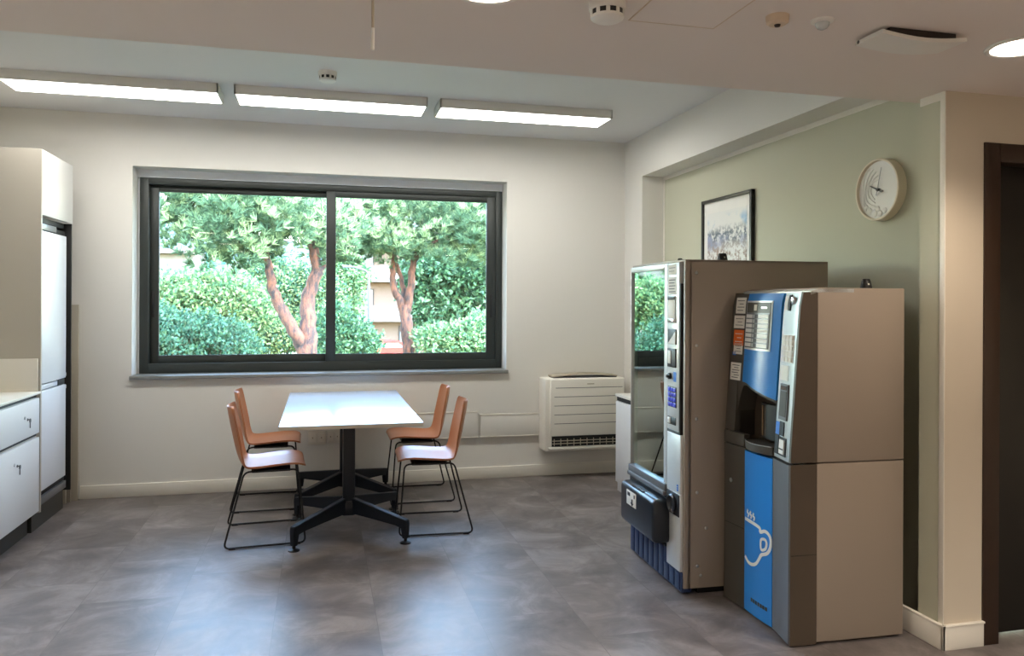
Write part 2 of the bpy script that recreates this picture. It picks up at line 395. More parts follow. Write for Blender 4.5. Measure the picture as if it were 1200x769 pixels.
# ------------------------------------------------------------------ door on the right
D = bpy.data.objects.new('door_1', None); C.objects.link(D); D['kind'] = 'structure'; D['label'] = 'dark brown door in a dark frame'; D['category'] = 'door'
b = B(); box(b, (2.757, 2.717, 0), (2.84, 2.86, 2.157), .003); box(b, (3.58, 2.717, 0), (3.66, 2.86, 2.157), .003); box(b, (2.8405, 2.718, 2.076), (3.5795, 2.86, 2.157), .003); obj('door_frame', b, 'doorframe', D)
b = B(); box(b, (2.84, 2.80, .006), (3.58, 2.845, 2.076), .002); obj('door_leaf', b, 'door', D)
b = B(); lathe(b, [(.026, 0), (.026, -.008), (.011, -.01), (.011, -.05)], (3.50, 2.80, 1.05), 20, 'Y'); tube(b, [(3.50, 2.755, 1.05), (3.38, 2.755, 1.05)], .009); obj('door_handle', b, 'steel', D)

# ================================================================== CEILING THINGS
light_labels = ('leftmost white linear ceiling light, nearest the tall fridge unit', 'middle white linear ceiling light, behind the small upper smoke detector',
                'rightmost white linear ceiling light, nearest the overhead beam')
for (x0, x1), lb in zip(((-1.89, -.64), (-.545, .70), (.785, 2.035)), light_labels):
    t = thing('linear_ceiling_light', lb, 'ceiling light', ((x0 + x1) / 2, 5.37, ZU), 0, 'linear lights on the upper ceiling')
    w, d = (x1 - x0) / 2, .15
    b = B(); rect_frame_z = ((-w, -d, w, -d + .012), (-w, d - .012, w, d), (-w, -d, -w + .012, d), (w - .012, -d, w, d))
    for q in rect_frame_z: box(b, (q[0], q[1], -.062), (q[2], q[3], 0), .002)
    box(b, (-w + .01, -d + .01, -.02), (w - .01, d - .01, -.001)); obj('housing', b, 'white', t)
    b = B(); box(b, (-w + .013, -d + .013, -.060), (w - .013, d - .013, -.052)); obj('diffuser', b, 'led', t)

def detector(label, x, y, z, r, h, slots='vblack2'):
    t = thing('smoke_detector', label, 'smoke detector', (x, y, z))
    b = B(); lathe(b, [(r, 0), (r, -h * .38), (r * .97, -h * .42), (r * .93, -h * .45)], n=36); obj('base', b, 'white', t)
    b = B(); lathe(b, [(r * .88, -h * .45), (r * .88, -h * .72), (r * .80, -h * .72)], n=36); obj('slot_ring', b, slots, t, 'black vent slots')
    b = B()
    for k in range(10):
        a = 2 * PI * k / 10; m_ = Matrix.Rotation(a, 3, 'Z'); box(b, (r * .82, -.006, -h * .74), (r * .915, .006, -h * .44), .001, rot=m_, piv=(0, 0, 0))
    lathe(b, [(r * .90, -h * .72), (r * .88, -h * .85), (r * .7, -h * .96), (r * .4, -h), (.001, -h)], n=36); obj('cap', b, 'white', t)
    return t
detector('small white smoke detector on the upper ceiling in front of the middle linear light', .035, 4.80, ZU, .056, .062)
detector('white smoke detector with black slots on the low ceiling beside the square hatch', .835, 2.19, ZL, .056, .056)
t = thing('heat_detector', 'small beige round sensor on the low ceiling between hatch and motion sensor', 'sensor', (1.39, 2.155, ZL + .001))
b = B(); lathe(b, [(.036, 0), (.034, -.022), (.026, -.028), (.001, -.028)], n=28); obj('body', b, 'beige', t)
b = B(); lathe(b, [(.010, -.028), (.008, -.034), (.001, -.034)], n=16); obj('tip', b, 'bdark', t, 'reddish brown tip')
t = thing('motion_detector', 'white domed motion sensor on the low ceiling left of the bowed plate', 'sensor', (1.548, 2.15, ZL + .001))
b = B(); lathe(b, [(.036, 0), (.034, -.007), (.022, -.010)], n=28); obj('ring', b, 'white', t)
b = B(); lathe(b, [(.022, -.008), (.021, -.018), (.015, -.027), (.007, -.031), (.001, -.032)], n=28); obj('dome', b, 'lens', t)
# bowed plate hung just below the ceiling
t = thing('ceiling_plate', 'white bowed rectangular plate hung just below the low ceiling', 'ceiling plate', (1.925, 2.19, ZL))
b = B()
slab(b, lambda u, v: (u, v, -.026 - .014 * math.cos(u / .165 * PI / 2)), -.165, .165, -.055, .075, (0, 0, .013), 20, 6); obj('cover', b, 'white', t)
b = B(); box(b, (-.13, -.048, -.024), (.13, .07, 0), .004); obj('mount', b, 'bdark', t, 'mounting box above the cover, dark for the shadow in the gap')  # box coloured dark for the shadow between plate and ceiling
b = B(); lathe(b, [(.006, 0), (.006, .004)], (-.166, .06, -.019), 12, 'X'); obj('indicator', b, 'ink', t)
t = thing('access_hatch', 'square flush hatch in the low ceiling right of the slotted smoke detector', 'hatch', (1.10, 2.005, ZL))
b = B()
for q in ((-.15, -.30, .15, -.296), (-.15, .296, .15, .30), (-.15, -.30, -.146, .30), (.146, -.30, .15, .30)): box(b, (q[0], q[1], -.002), (q[2], q[3], 0))
obj('hatch_frame', b, 'beige', t)
b = B(); box(b, (-.146, -.296, -.0012), (.146, .296, 0)); obj('hatch_panel', b, 'lowceil', t)
for (x, y, lb) in ((2.375, 2.185, 'round recessed downlight in the low ceiling near the dark door'), (.462, 2.165, 'round recessed downlight in low ceiling above the window, cut by photo edge')):
    t = thing('downlight', lb, 'downlight', (x, y, ZL), 0, 'downlights in the low ceiling')
    b = B(); lathe(b, [(.098, .0), (.118, 0), (.118, -.005), (.112, -.009), (.100, -.007), (.098, 0)], n=40, cap=False); obj('ring', b, 'white', t)
    b = B(); lathe(b, [(.099, -.0035), (.06, -.0042), (.001, -.0045)], n=40, cap=False); obj('lens', b, 'down', t)
dl = t
lamp = bpy.data.lights.new('downlight_lamp', 'SPOT'); lamp.energy = 60; lamp.color = (1.0, .83, .66); lamp.spot_size = math.radians(128); lamp.spot_blend = .75; lamp.shadow_soft_size = .08
added_lamp = lamp.copy(); added_lamp.energy = 190; added_lamp.color = (1.0, .92, .82)
def lamp_at(x, y, l=None):
    o = bpy.data.objects.new('downlight_lamp', l or lamp); C.objects.link(o); o.location = (x, y, ZL - .012)
lamp_at(2.375, 2.185); lamp_at(.462, 2.165)
for (x, y) in ((-1.45, 2.17), (-1.45, .2), (.46, .2), (2.37, .2), (-1.45, -1.7), (.46, -1.7), (2.37, -1.7), (3.5, .2)):  # unseen downlights, added and run brighter to lift the front of the room
    lamp_at(x, y, added_lamp); dup(dl, (x, y, ZL), 0, 'round recessed downlight added unseen in the low ceiling behind the viewer', 'added downlights behind the viewer')
t = thing('hanging_rod', 'thin white rod hanging from the low ceiling above the window', 'rod', (.145, 2.30, ZL))
b = B(); tube(b, [(0, 0, 0), (0, 0, -.10)], .0042, 10); obj('rod', b, 'flapgrey', t)
b = B(); tube(b, [(0, 0, -.10), (0, 0, -.163), (0, 0, -.166)], [.0055, .0055, .003], 10); obj('end_sleeve', b, 'white', t)

# ================================================================== KITCHEN UNITS (left)
XD = -1.70     # plane of the door fronts
t = thing('tall_fridge_cabinet', 'tall white kitchen housing around the fridge, left of window', 'cabinet', (XL, 5.40, 0))
w = XD - XL
b = B(); box(b, (.01, 0, .13), (w, .02, 2.41), .002); obj('side_panel', b, 'cabside', t, 'greige side panel')
b = B(); box(b, (.01, .02, 2.39), (w - .02, .61, 2.41)); box(b, (.01, .02, .13), (.025, .61, 2.39)); box(b, (.02, .02, .13), (w - .06, .61, .15))
obj('carcass', b, 'cabside', t)
b = B(); box(b, (.01, .612, .13), (w - .004, .63, 1.998), .001); box(b, (.03, .022, 1.962), (w - .05, .611, 1.996)); obj('shaded_inner_side', b, 'dark', t, 'inner side of the housing, dark for the shade beside the fridge')  # dark colour stands in for the shade in the gaps around the fridge
b = B(); box(b, (w - .02, .022, 2.0), (w, .632, 2.41), .002); obj('upper_door', b, 'cab', t)
b = B(); box(b, (.10, .02, 0), (w - .055, .63, .13)); obj('plinth', b, 'plinth', t, 'dark grey plinth')
t = thing('built_in_fridge', 'white double door built in fridge inside the tall housing', 'fridge', (XL, 5.40, .15))
b = B(); box(b, (.05, .03, .01), (w - .035, .585, 1.79), .003); box(b, (w - .036, .03, 1.76), (w - .012, .33, 1.80), .003, mi=1); box(b, (w - .036, .03, .01), (w - .015, .56, .06), .003, mi=1)
obj('body', b, ['dark', 'greystrip'], t, 'black body and grey vent strip')
for nm, z0, z1 in (('freezer_door', .107, .735), ('fridge_door', .78, 1.75)):
    b = B(); box(b, (w - .032, .022, z0), (w, .495, z1), .004); d_ = obj(nm, b, 'fridge', t)
    b = B(); zz = z1 - .02 if nm == 'freezer_door' else z0 + .02
    for yy in ((.36, .50) if nm == 'freezer_door' else (.43, .50)): pass
    box(b, (w - .03, .495, zz - .012), (w - .008, .535, zz + .012), .002); box(b, (w - .05, .50, zz - .02), (w - .03, .55, zz + .02), .002); obj('hinge', b, 'steel', d_)
b = B(); box(b, (w - .03, .03, .742), (w - .012, .36, .772), .002); box(b, (w - .022, .36, .738), (w - .006, .49, .775), .003, mi=1); obj('middle_rail', b, ['fridge', 'dark'], t)
# drawer unit and worktop
t = thing('drawer_unit', 'low white kitchen drawer unit at the left photo edge', 'cabinet', (XL, 4.52, 0))
b = B(); box(b, (.01, .0, .13), (w - .022, .875, .86)); obj('carcass', b, 'cabside', t)
b = B(); box(b, (.10, .0, 0), (w - .07, .875, .13)); obj('plinth', b, 'plinth', t)
b = B(); box(b, (w - .03, .0, .615), (w - .021, .875, .632)); box(b, (w - .03, .0, .855), (w - .021, .875, .876)); obj('grip_channel', b, 'dark', t, 'black finger channels')
for (z0, z1, ky, kz) in ((.636, .852, .66, .745), (.145, .608, .50, .50)):
    b = B(); box(b, (w - .02, .004, z0), (w, .862, z1), .002); d_ = obj('drawer_front', b, 'cab', t)
    b = B(); lathe(b, [(.009, 0), (.009, .004), (.005, .005)], (w, ky - .045, kz + .015), 16, 'X'); obj('lock', b, 'steel', d_)
    b = B(); lathe(b, [(.008, 0), (.008, .003), (.003, .004), (.003, .016)], (w, ky, kz), 16, 'X')
    lathe(b, [(.003, .012), (.013, .0135), (.013, .0165), (.003, .018)], (w, ky, kz - .006), 16, 'X'); box(b, (w + .0125, ky - .003, kz - .050), (w + .0165, ky + .003, kz - .012)); obj('key', b, 'ink', d_)
for (y0, lb) in ((3.64, 'low white kitchen drawer unit beyond the left photo edge'),): pass
t = thing('worktop', 'thin pale kitchen worktop over the drawer unit', 'worktop', (XL, 4.52, .874))
b = B(); box(b, (.01, 0, .003), (w + .004, .874, .018), .002); obj('top', b, 'worktop', t)
b = B(); box(b, (.01, .862, .018), (w - .012, .876, .222), .002); obj('upstand', b, 'worktop', t, 'upstand against the tall housing')
# boards standing in the gap behind the fridge housing
for (x0, x1, y0, zz, m_, lb) in ((-2.0, -1.716, 6.225, 1.43, 'board2', 'tallest pale board standing against the back wall in gap behind fridge'),
                                (-2.05, -1.752, 6.185, 1.09, 'board', 'middle greige board standing in the gap behind the fridge housing'),
                                (-2.1, -1.772, 6.145, .69, 'board2', 'shortest pale board in the gap behind the fridge housing')):
    b = B(); box(b, (x0, y0, 0), (x1, y0 + .022, zz), .002); o = obj('filler_board', b, m_); tag(o, lb, 'board', 'boards in the gap')

# ================================================================== WALL THINGS (back wall)
def plate(name, label, cat, x0, x1, z0, z1, d, m_='trim'):
    t = thing(name, label, cat, ((x0 + x1) / 2, YB, z0)); w_ = (x1 - x0) / 2; h_ = z1 - z0
    b = B(); box(b, (-w_, -d, 0), (w_, 0, h_), .003); obj('cover', b, 'wall', t)
    b = B(); box(b, (-w_ - .004, -d - .003, h_ - .012), (w_ + .004, 0, h_), .002); box(b, (-w_ - .004, -d - .003, 0), (w_ + .004, 0, .008), .002); obj('edge_strip', b, 'trim', t)
    return t
plate('wall_cover_panel', 'cream wall cover panel behind the right hand chairs, left of its twin', 'panel', .62, 1.262, .345, .562, .022)
plate('wall_cover_panel', 'cream wall cover panel between right hand chairs and heating console', 'panel', 1.285, 1.80, .345, .535, .022)
for (x0, x1, z0, z1, lb) in ((-.09, .045, .335, .445, 'white double socket plate on the wall under the table, left one'),
                            (.055, .16, .345, .445, 'white socket plate on wall under the table, beside the table post'),
                            (.0, .09, .475, .53, 'small switch plate on wall just under the table top')):
    t = thing('socket_plate', lb, 'socket', ((x0 + x1) / 2, YB, z0)); w_ = (x1 - x0) / 2; h_ = z1 - z0
    b = B(); box(b, (-w_, -.010, 0), (w_, 0, h_), .003); obj('plate', b, 'trim', t)
    n_ = 2 if w_ > .05 else 1
    for k in range(n_):
        cx = -w_ + (k + .5) * 2 * w_ / n_
        b = B(); box(b, (cx - w_ / n_ * .7, -.0125, h_ * .18), (cx + w_ / n_ * .7, -.008, h_ * .82), .002); box(b, (cx - .004, -.0135, h_ * .45), (cx + .004, -.012, h_ * .55), mi=1); obj('insert', b, ['acwhite', 'flapgrey'], t)
# heating / cooling console
t = thing('air_conditioning_console', 'cream slatted air conditioning console hung low on the back wall', 'air conditioner', (1.79, YB, .235))
AW, AH, AD = .70, .60, .205
b = B(); box(b, (0, -AD + .02, 0), (AW, -.001, AH), .012, 3); box(b, (.03, -AD + .004, .015), (AW - .03, -AD + .03, .035), .003); obj('case', b, 'acwhite', t)
b = B(); box(b, (.045, -AD, .128), (AW - .012, -AD + .03, AH - .006), .006, 3); obj('front_panel', b, 'acwhite', t)
b = B()
for k in range(5): box(b, (.075 + .012 * (k == 0), -AD - .0012, AH - .078 - k * .0735), (AW - .062 + .035 * (k == 0), -AD + .004, AH - .0735 - k * .0735), .0006)
obj('front_groove', b, 'ink', t, 'thin dark grooves across the front')
b = B(); box(b, (.06, -AD + .010, .042), (AW - .075, -AD + .024, .125)); g_ = obj('outlet', b, 'vblack2', t, 'black air outlet')
b = B()
for k in range(10): box(b, (.075 + k * .057, -AD + .004, .045), (.080 + k * .057, -AD + .016, .105), .001)
for zz in (.062, .085): box(b, (.062, -AD + .004, zz), (AW - .077, -AD + .014, zz + .006), .001)
obj('grille', b, 'flapgrey', g_)
b = B()
slab(b, lambda u, v: (u, v, AH + .018 + .018 * math.sin(PI * (u - .075) / .57)), .075, .645, -.155, -.02, (0, 0, -.010), 16, 2)
obj('air_flap', b, 'flapgrey', t, 'raised greige top flap')
b = B(); box(b, (.08, -.15, AH - .005), (.64, -.03, AH + .008)); obj('top_slot', b, 'ink', t)
b = B(); box(b, (.36, -AD - .002, AH - .05), (.42, -AD + .002, AH - .042)); obj('badge', b, 'flapgrey', t)
# little white cabinet beside the snack machine
t = thing('low_cabinet', 'small white low cabinet between console and snack vending machine', 'cabinet', (2.235, 4.95, 0))
b = B(); box(b, (.018, 0, 0), (.32, .69, .735), .002); obj('carcass', b, 'cab', t)
b = B(); box(b, (-.004, -.002, .737), (.324, .692, .757), .002); obj('top', b, 'worktop', t)
b = B(); box(b, (.0, .004, .075), (.018, .686, .700), .002); obj('door', b, 'cab', t)
b = B(); box(b, (.010, .004, .703), (.018, .686, .735)); obj('grip_channel', b, 'dark', t, 'black finger channel')

# ================================================================== TABLE AND CHAIRS
TZ = .76
t = thing('meeting_table', 'white rectangular table on dark star pedestals in front of window', 'table', (.18, 5.33, 0))
b = B(); TH = .022
box(b, (-.405, -.845, TZ - TH), (.405, .845, TZ), .0025)
for f in b.faces:
    if abs(f.normal.z) < .5 : f.material_index = 1
bm_ = b
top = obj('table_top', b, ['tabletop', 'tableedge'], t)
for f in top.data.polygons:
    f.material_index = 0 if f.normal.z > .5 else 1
for cy in (-.29, .50):
    b = B(); box(b, (-.038, cy - .038, .10), (.038, cy + .038, TZ - TH - .012), .008); box(b, (-.05, cy - .05, .10), (.05, cy + .05, .20), .02)
    p_ = obj('post', b, 'base', t)
    b = B(); box(b, (-.22, cy - .22, TZ - TH - .014), (.22, cy + .22, TZ - TH), .002); obj('mounting_plate', b, 'base', p_)
    for sx in (-1, 1):
        for sy in (-1, 1):
            e = Vector((sx * .335, cy + sy * .36, 0)); c0 = Vector((sx * .03, cy + sy * .03, 0)); d_ = (e - c0).normalized(); n_ = Vector((-d_.y, d_.x, 0)) * .019
            prof = [(c0, .215), (e - d_ * .04, .148), (e, .142), (e + d_ * .004, .115), (e + d_ * .0, .03), (e - d_ * .028, .03), (e - d_ * .032, .095), (e - d_ * .08, .105), (c0, .115)]
            b = B(); prism(b, [Vector((p.x, p.y, z)) - n_ for p, z in prof], n_ * 2)
            bmesh.ops.bevel(b, geom=list(b.edges), offset=.004, segments=2, affect='EDGES')
            l_ = obj('leg', b, 'base', t)
            b = B(); q = e - d_ * .014; lathe(b, [(.034, 0), (.034, .006), (.022, .012), (.010, .014), (.010, .032)], (q.x, q.y, 0), 24); obj('foot', b, 'rod', l_)

def chair_profile(s):
    """side view of the shell, s 0 (front lip) .. 1 (top of back)"""
    P = [(.204, .448), (.194, .459), (.15, .464), (.05, .459), (-.06, .450), (-.125, .450), (-.162, .468), (-.185, .51), (-.203, .57), (-.222, .66), (-.240, .75), (-.252, .82)]
    k = s * (len(P) - 1); i = min(int(k), len(P) - 2); f = k - i
    p0, p1, p2, p3 = P[max(i - 1, 0)], P[i], P[i + 1], P[min(i + 2, len(P) - 1)]
    def cr(a, b_, c, d): return .5 * (2 * b_ + (c - a) * f + (2 * a - 5 * b_ + 4 * c - d) * f * f + (3 * b_ - a - 3 * c + d) * f ** 3)
    return cr(p0[0], p1[0], p2[0], p3[0]), cr(p0[1], p1[1], p2[1], p3[1])
def half_width(s):
    if s < .14: return .16 + .055 * math.sin(min(1, s / .14) * PI / 2)
    if s < .5: return .215
    w_ = .215 - .05 * ((s - .5) / .5)
    if s > .9: w_ -= .045 * ((s - .9) / .1) ** 2.2
    return w_
def make_chair():
    t = thing('sled_chair', 'terracotta plastic shell chair left of table, nearest the viewer', 'chair', (0, 0, 0), 0, 'chairs at the white table')
    nu, nv = 36, 14; th = .011
    b = B(); g = []
    for i in range(nu + 1):
        s = i / nu; x, z = chair_profile(s); x2, z2 = chair_profile(min(1, s + .01)); x1, z1 = chair_profile(max(0, s - .01))
        tx, tz = x2 - x1, z2 - z1; L_ = math.hypot(tx, tz); nx, nz = tz / L_, -tx / L_      # towards the sitter: up on seat, forward on back
        hw = half_width(s); row = []
        for j in range(nv + 1):
            v = -1 + 2 * j / nv
            lift = (.016 * v * v if s < .5 else .016 + .022 * min(1, (s - .5) * 4)) * abs(v) ** 2.2 * min(1, s / .22)
            if s > .88: lift *= 1
            edge = 1 - .0 * s
            dz = 0
            row.append((Vector((x + nx * lift, v * hw, z + nz * lift + dz)), Vector((nx, 0, nz))))
        g.append(row)
    A = [[b.verts.new(p + n_ * th / 2) for p, n_ in r] for r in g]; Bk = [[b.verts.new(p - n_ * th / 2) for p, n_ in r] for r in g]
    for i in range(nu):
        for j in range(nv):
            b.faces.new((A[i][j], A[i + 1][j], A[i + 1][j + 1], A[i][j + 1])); b.faces.new((Bk[i][j], Bk[i][j + 1], Bk[i + 1][j + 1], Bk[i + 1][j]))
    for i in range(nu):
        b.faces.new((A[i][0], Bk[i][0], Bk[i + 1][0], A[i + 1][0])); b.faces.new((A[i][nv], A[i + 1][nv], Bk[i + 1][nv], Bk[i][nv]))
    for j in range(nv):
        b.faces.new((A[0][j], A[0][j + 1], Bk[0][j + 1], Bk[0][j])); b.faces.new((A[nu][j], Bk[nu][j], Bk[nu][j + 1], A[nu][j + 1]))
    bmesh.ops.recalc_face_normals(b, faces=list(b.faces))
    se = [e for e in b.edges if len(e.link_faces) == 2 and e.calc_face_angle(0) > 1.0]
    bmesh.ops.bevel(b, geom=se, offset=.0045, segments=2, affect='EDGES')
    obj('seat_shell', b, 'shell', t, angle=60)
    b = B()
    for sy in (-1, 1):
        pts = [(.02, sy * .155, .432), (.165, sy * .165, .432), (.203, sy * .256, .008), (-.262, sy * .256, .008), (-.150, sy * .165, .432), (.02, sy * .155, .432)]
        tube(b, fillet(pts[:-1] + [pts[-1]], .035, 6), .0058, 8)
    for xx in (-.10, .10): tube(b, [(xx, -.16, .432), (xx, .16, .432)], .0055, 8)
    obj('sled_frame', b, 'rod', t)
    b = B(); box(b, (-.11, -.15, .420), (.12, .15, .437), .006)
    obj('seat_bracket', b, 'rod', t)
    for sy in (-1, 1):
        for xx in (-.215, .155):
            b = B(); box(b, (xx - .02, sy * .256 - .008, 0), (xx + .02, sy * .256 + .008, .013), .003); obj('glide', b, 'rod', t)
    return t
ch = make_chair()
ch.location = (-.303, 5.065, 0); ch.rotation_euler = (0, 0, math.radians(4))
dup(ch, (-.345, 5.87, 0), math.radians(1), 'terracotta plastic shell chair left of the table, nearest the window wall')
dup(ch, (.692, 5.055, 0), math.radians(180 - 2.5), 'terracotta plastic shell chair right of table, nearest the viewer')
dup(ch, (.705, 5.85, 0), math.radians(180), 'terracotta plastic shell chair right of the table, nearest the window wall')

# ================================================================== SNACK MACHINE
vm = thing('snack_vending_machine', 'tall glass fronted snack vending machine in taupe and silver', 'vending machine', (1.751, 3.524, 0), math.radians(-1.77))
VD, VW, VH = .81, .72, 1.68
b = B()
box(b, (.03, 0, .035), (VD, .018, VH), .003); box(b, (.05, VW - .018, .035), (VD, VW, VH), .003); box(b, (VD - .018, .01, .035), (VD, VW - .01, VH), .003)
box(b, (.012, .0, VH - .012), (VD, VW, VH), .002); box(b, (.05, .01, .035), (VD, VW - .01, .055)); box(b, (.012, 0, .035), (.05, .02, VH - .01), .003)
cabn = obj('cabinet', b, 'vbody', vm)
for i_, (x, z) in enumerate(((.072, 1.614), (.075, 1.249), (.076, .883), (.08, .514), (.13, .334), (.083, .146), (.102, .098))):
    b = B(); lathe(b, [(.0085, 0), (.0075, -.003), (.004, -.0052), (.0005, -.0058)], (x, 0, z), 14, 'Y'); obj('rivet', b, 'steel', cabn)
b = B(); box(b, (.10, .03, 0), (VD - .03, VW - .03, .036)); obj('recessed_base', b, 'vblack2', vm, 'black base set back under the cabinet')  # black base block, narrower than the cabinet above it
# door: silver frame bars
b = B()
box(b, (0, .190, .50), (.045, .232, 1.668), .004); box(b, (0, .712, .50), (.045, VW, 1.668), .004); box(b, (0, .232, 1.638), (.045, .712, 1.668), .004)
obj('door_frame', b, 'vsilver', vm)
b = B(); box(b, (-.012, .19, .478), (.04, VW, .518), .006); box(b, (-.02, .19, .455), (.03, VW, .480), .008); obj('door_rail', b, 'greystrip', vm, 'blue grey rail under the glass')
b = B(); box(b, (.012, .230, .517), (.018, .714, 1.64)); obj('glass_pane', b, 'vglass', vm)
# inside
b = B(); box(b, (.17, .19, .53), (.19, .70, 1.64)); box(b, (.05, .69, .53), (.17, .70, 1.64), mi=0); box(b, (.05, .19, .53), (.17, .20, 1.64), mi=1); box(b, (.05, .20, .53), (.17, .69, .55), mi=0)
obj('inner_panel', b, ['vinner', 'vblack2'], vm, 'pale aqua inner panel')
for k, zz in enumerate((.70, .885, 1.06, 1.235, 1.41)):
    b = B(); box(b, (.05, .205, zz), (.168, .685, zz + .006), .001); box(b, (.046, .205, zz), (.052, .685, zz + .022), .001)
    s_ = obj('tray', b, 'tray', vm)
    b = B(); box(b, (.040, .655, zz + .002), (.047, .668, zz + .016), .001); obj('tray_clip', b, 'white', s_)
b = B()
for k in range(9): box(b, (.06, .215, .84 + k * .047), (.16, .240, .872 + k * .047), .004)
obj('spiral_motors', b, 'vblack2', vm)
# control column
b = B(); box(b, (.0, .045, .81), (.04, .188, 1.668), .003); col_ = obj('control_panel', b, 'vsilver', vm)
b = B(); box(b, (.002, .034, .80), (.045, .046, 1.56), .001); box(b, (.001, .034, .795), (.04, .188, .812), .001); obj('black_edging', b, 'vblack2', vm)
b = B(); box(b, (.0, .022, .50), (.045, .188, .797), .003); box(b, (.0, .022, .112), (.045, .188, .50), .003); obj('lower_panel', b, 'vsilver', vm)
def sticker(y0, y1, z0, z1, m_='paper', lines=0, parent=None, name='sticker', x=-.0012, lm='ink', th=.002):
    b = B(); box(b, (x, y0, z0), (x + th, y1, z1))
    for k in range(lines):
        zz = z1 - (k + 1) * (z1 - z0) / (lines + 1); h_ = (z1 - z0) * .025
        box(b, (x - .0006, y0 + (y1 - y0) * (.12 + .1 * (k % 2)), zz - h_), (x + .0005, y1 - (y1 - y0) * .12, zz + h_), mi=1)
    return obj(name, b, [m_, lm], parent or col_)
sticker(.078, .178, 1.608, 1.66, 'paper', 2); sticker(.076, .178, 1.505, 1.595, 'paper', 5)
b = B(); box(b, (-.006, .082, 1.36), (.001, .168, 1.496), .002, mi=0); box(b, (-.009, .088, 1.385), (-.004, .162, 1.478), .002, mi=1); box(b, (-.010, .085, 1.478), (-.003, .165, 1.496), .002, mi=2); box(b, (-.014, .085, 1.362), (-.003, .165, 1.382), .004, mi=3); obj('banknote_reader', b, ['vsilver', 'paper', 'vblack2', 'chrome'], col_)
b = B(); box(b, (-.004, .074, 1.25), (.001, .175, 1.328), .002, mi=0); prism(b, [(-.0062, .170, 1.252), (-.0062, .076, 1.252), (-.0062, .076, 1.318)], (.003, 0, 0), mi=1); obj('display_card', b, ['vblack2', 'paper'], col_)
b = B(); box(b, (-.006, .076, 1.132), (.001, .176, 1.228), .002, mi=0); box(b, (-.011, .125, 1.15), (-.005, .160, 1.218), .003, mi=1); obj('card_slot', b, ['vblack2', 'white'], col_)
b = B(); lathe(b, [(.016, 0), (.016, -.012), (.008, -.014), (.008, -.024), (.001, -.025)], (0, .145, 1.085), 20, 'X', mi=0); box(b, (-.001, .075, 1.06), (.001, .108, 1.11), mi=1); obj('coin_lever', b, ['vblack2', 'bluesticker'], col_)
b = B(); box(b, (-.002, .070, .928), (.001, .172, 1.033), .001); kp = obj('keypad', b, 'vblack2', col_)
for r_ in range(4):
    for c_ in range(3):
        b = B(); y0 = .075 + c_ * .033; z0 = .931 + r_ * .0255; box(b, (-.006, y0, z0), (-.001, y0 + .028, z0 + .021), .003); obj('key', b, 'keyblue', kp)
b = B(); box(b, (-.003, .076, .838), (.001, .174, .878), .002, mi=0); box(b, (-.008, .135, .842), (-.002, .166, .874), .003, mi=1); obj('coin_return', b, ['vblack2', 'white'], col_)
sticker(.045, .062, .512, .545, 'bluesticker', 2, vm, lm='paper')
b = B(); box(b, (-.004, .030, .384), (.001, .180, .497), .003, mi=0); lathe(b, [(.047, 0), (.047, -.010), (.040, -.016), (.034, -.010), (.030, .0)], (-.003, .105, .44), 28, 'X', mi=1, cap=False); lathe(b, [(.030, -.0002), (.001, -.0002)], (-.004, .105, .44), 28, 'X', mi=0, cap=False); box(b, (-.018, .085, .394), (-.004, .125, .412), .005, mi=2); obj('change_cup', b, ['vblack2', 'vblack', 'chrome'], vm)
# delivery box
b = B(); box(b, (-.088, .150, .215), (.02, .650, .445), .03, 4); fl = obj('delivery_box', b, 'vblack', vm)
b = B(); box(b, (-.075, .33, .436), (-.03, .50, .4475), .004); obj('hand_recess', b, 'vblack2', fl)
b = B(); box(b, (-.0905, .395, .335), (-.0865, .535, .415), .002, mi=0); box(b, (-.0915, .44, .34), (-.0885, .46, .375), .001, mi=1); prism(b, [(-.0915, .425, .355), (-.0915, .475, .355), (-.0915, .45, .338)], (.003, 0, 0), mi=1); box(b, (-.0915, .41, .385), (-.0885, .425, .405), .001, mi=1); box(b, (-.0915, .48, .385), (-.0885, .52, .405), .001, mi=1); obj('push_label', b, ['paper', 'vblack'], fl, 'white label with a push symbol')
b = B(); box(b, (0, .19, .19), (.03, VW, .46), .002); box(b, (-.006, .19, .19), (.02, VW, .205), .003); obj('delivery_back', b, 'vblack2', vm)
b = B(); box(b, (.006, .19, .012), (.06, VW, .186), .003); box(b, (.006, .012, .012), (.06, .19, .110), .003)
for k in range(10):
    y0 = .030 + k * .069; box(b, (.001, y0, .02), (.010, y0 + .058, .178 if y0 > .19 else .104), .006)
obj('kick_grille', b, 'vblue', vm, 'dark blue ribbed kick grille')

# things standing on the machines
def knob(label, x, y, z, s=1.0):
    t = thing('black_cap', label, 'cap', (x, y, z))
    b = B(); lathe(b, [(.026 * s, 0), (.026 * s, .004), (.020 * s, .034 * s), (.017 * s, .038 * s)], n=24); obj('body', b, 'vblack2', t)
    b = B(); lathe(b, [(.0045 * s, 0), (.003 * s, -.003), (.0005, -.0035)], (.0, -.0215 * s, .018 * s), 12, 'Y'); obj('dot', b, 'paper', t, 'white dot')
knob('small black tapered cap on top of the snack vending machine', 2.02, 3.62, VH, 1.05)
knob('smallest black cap at the front corner on top of the snack machine', 1.86, 3.78, VH, .55)
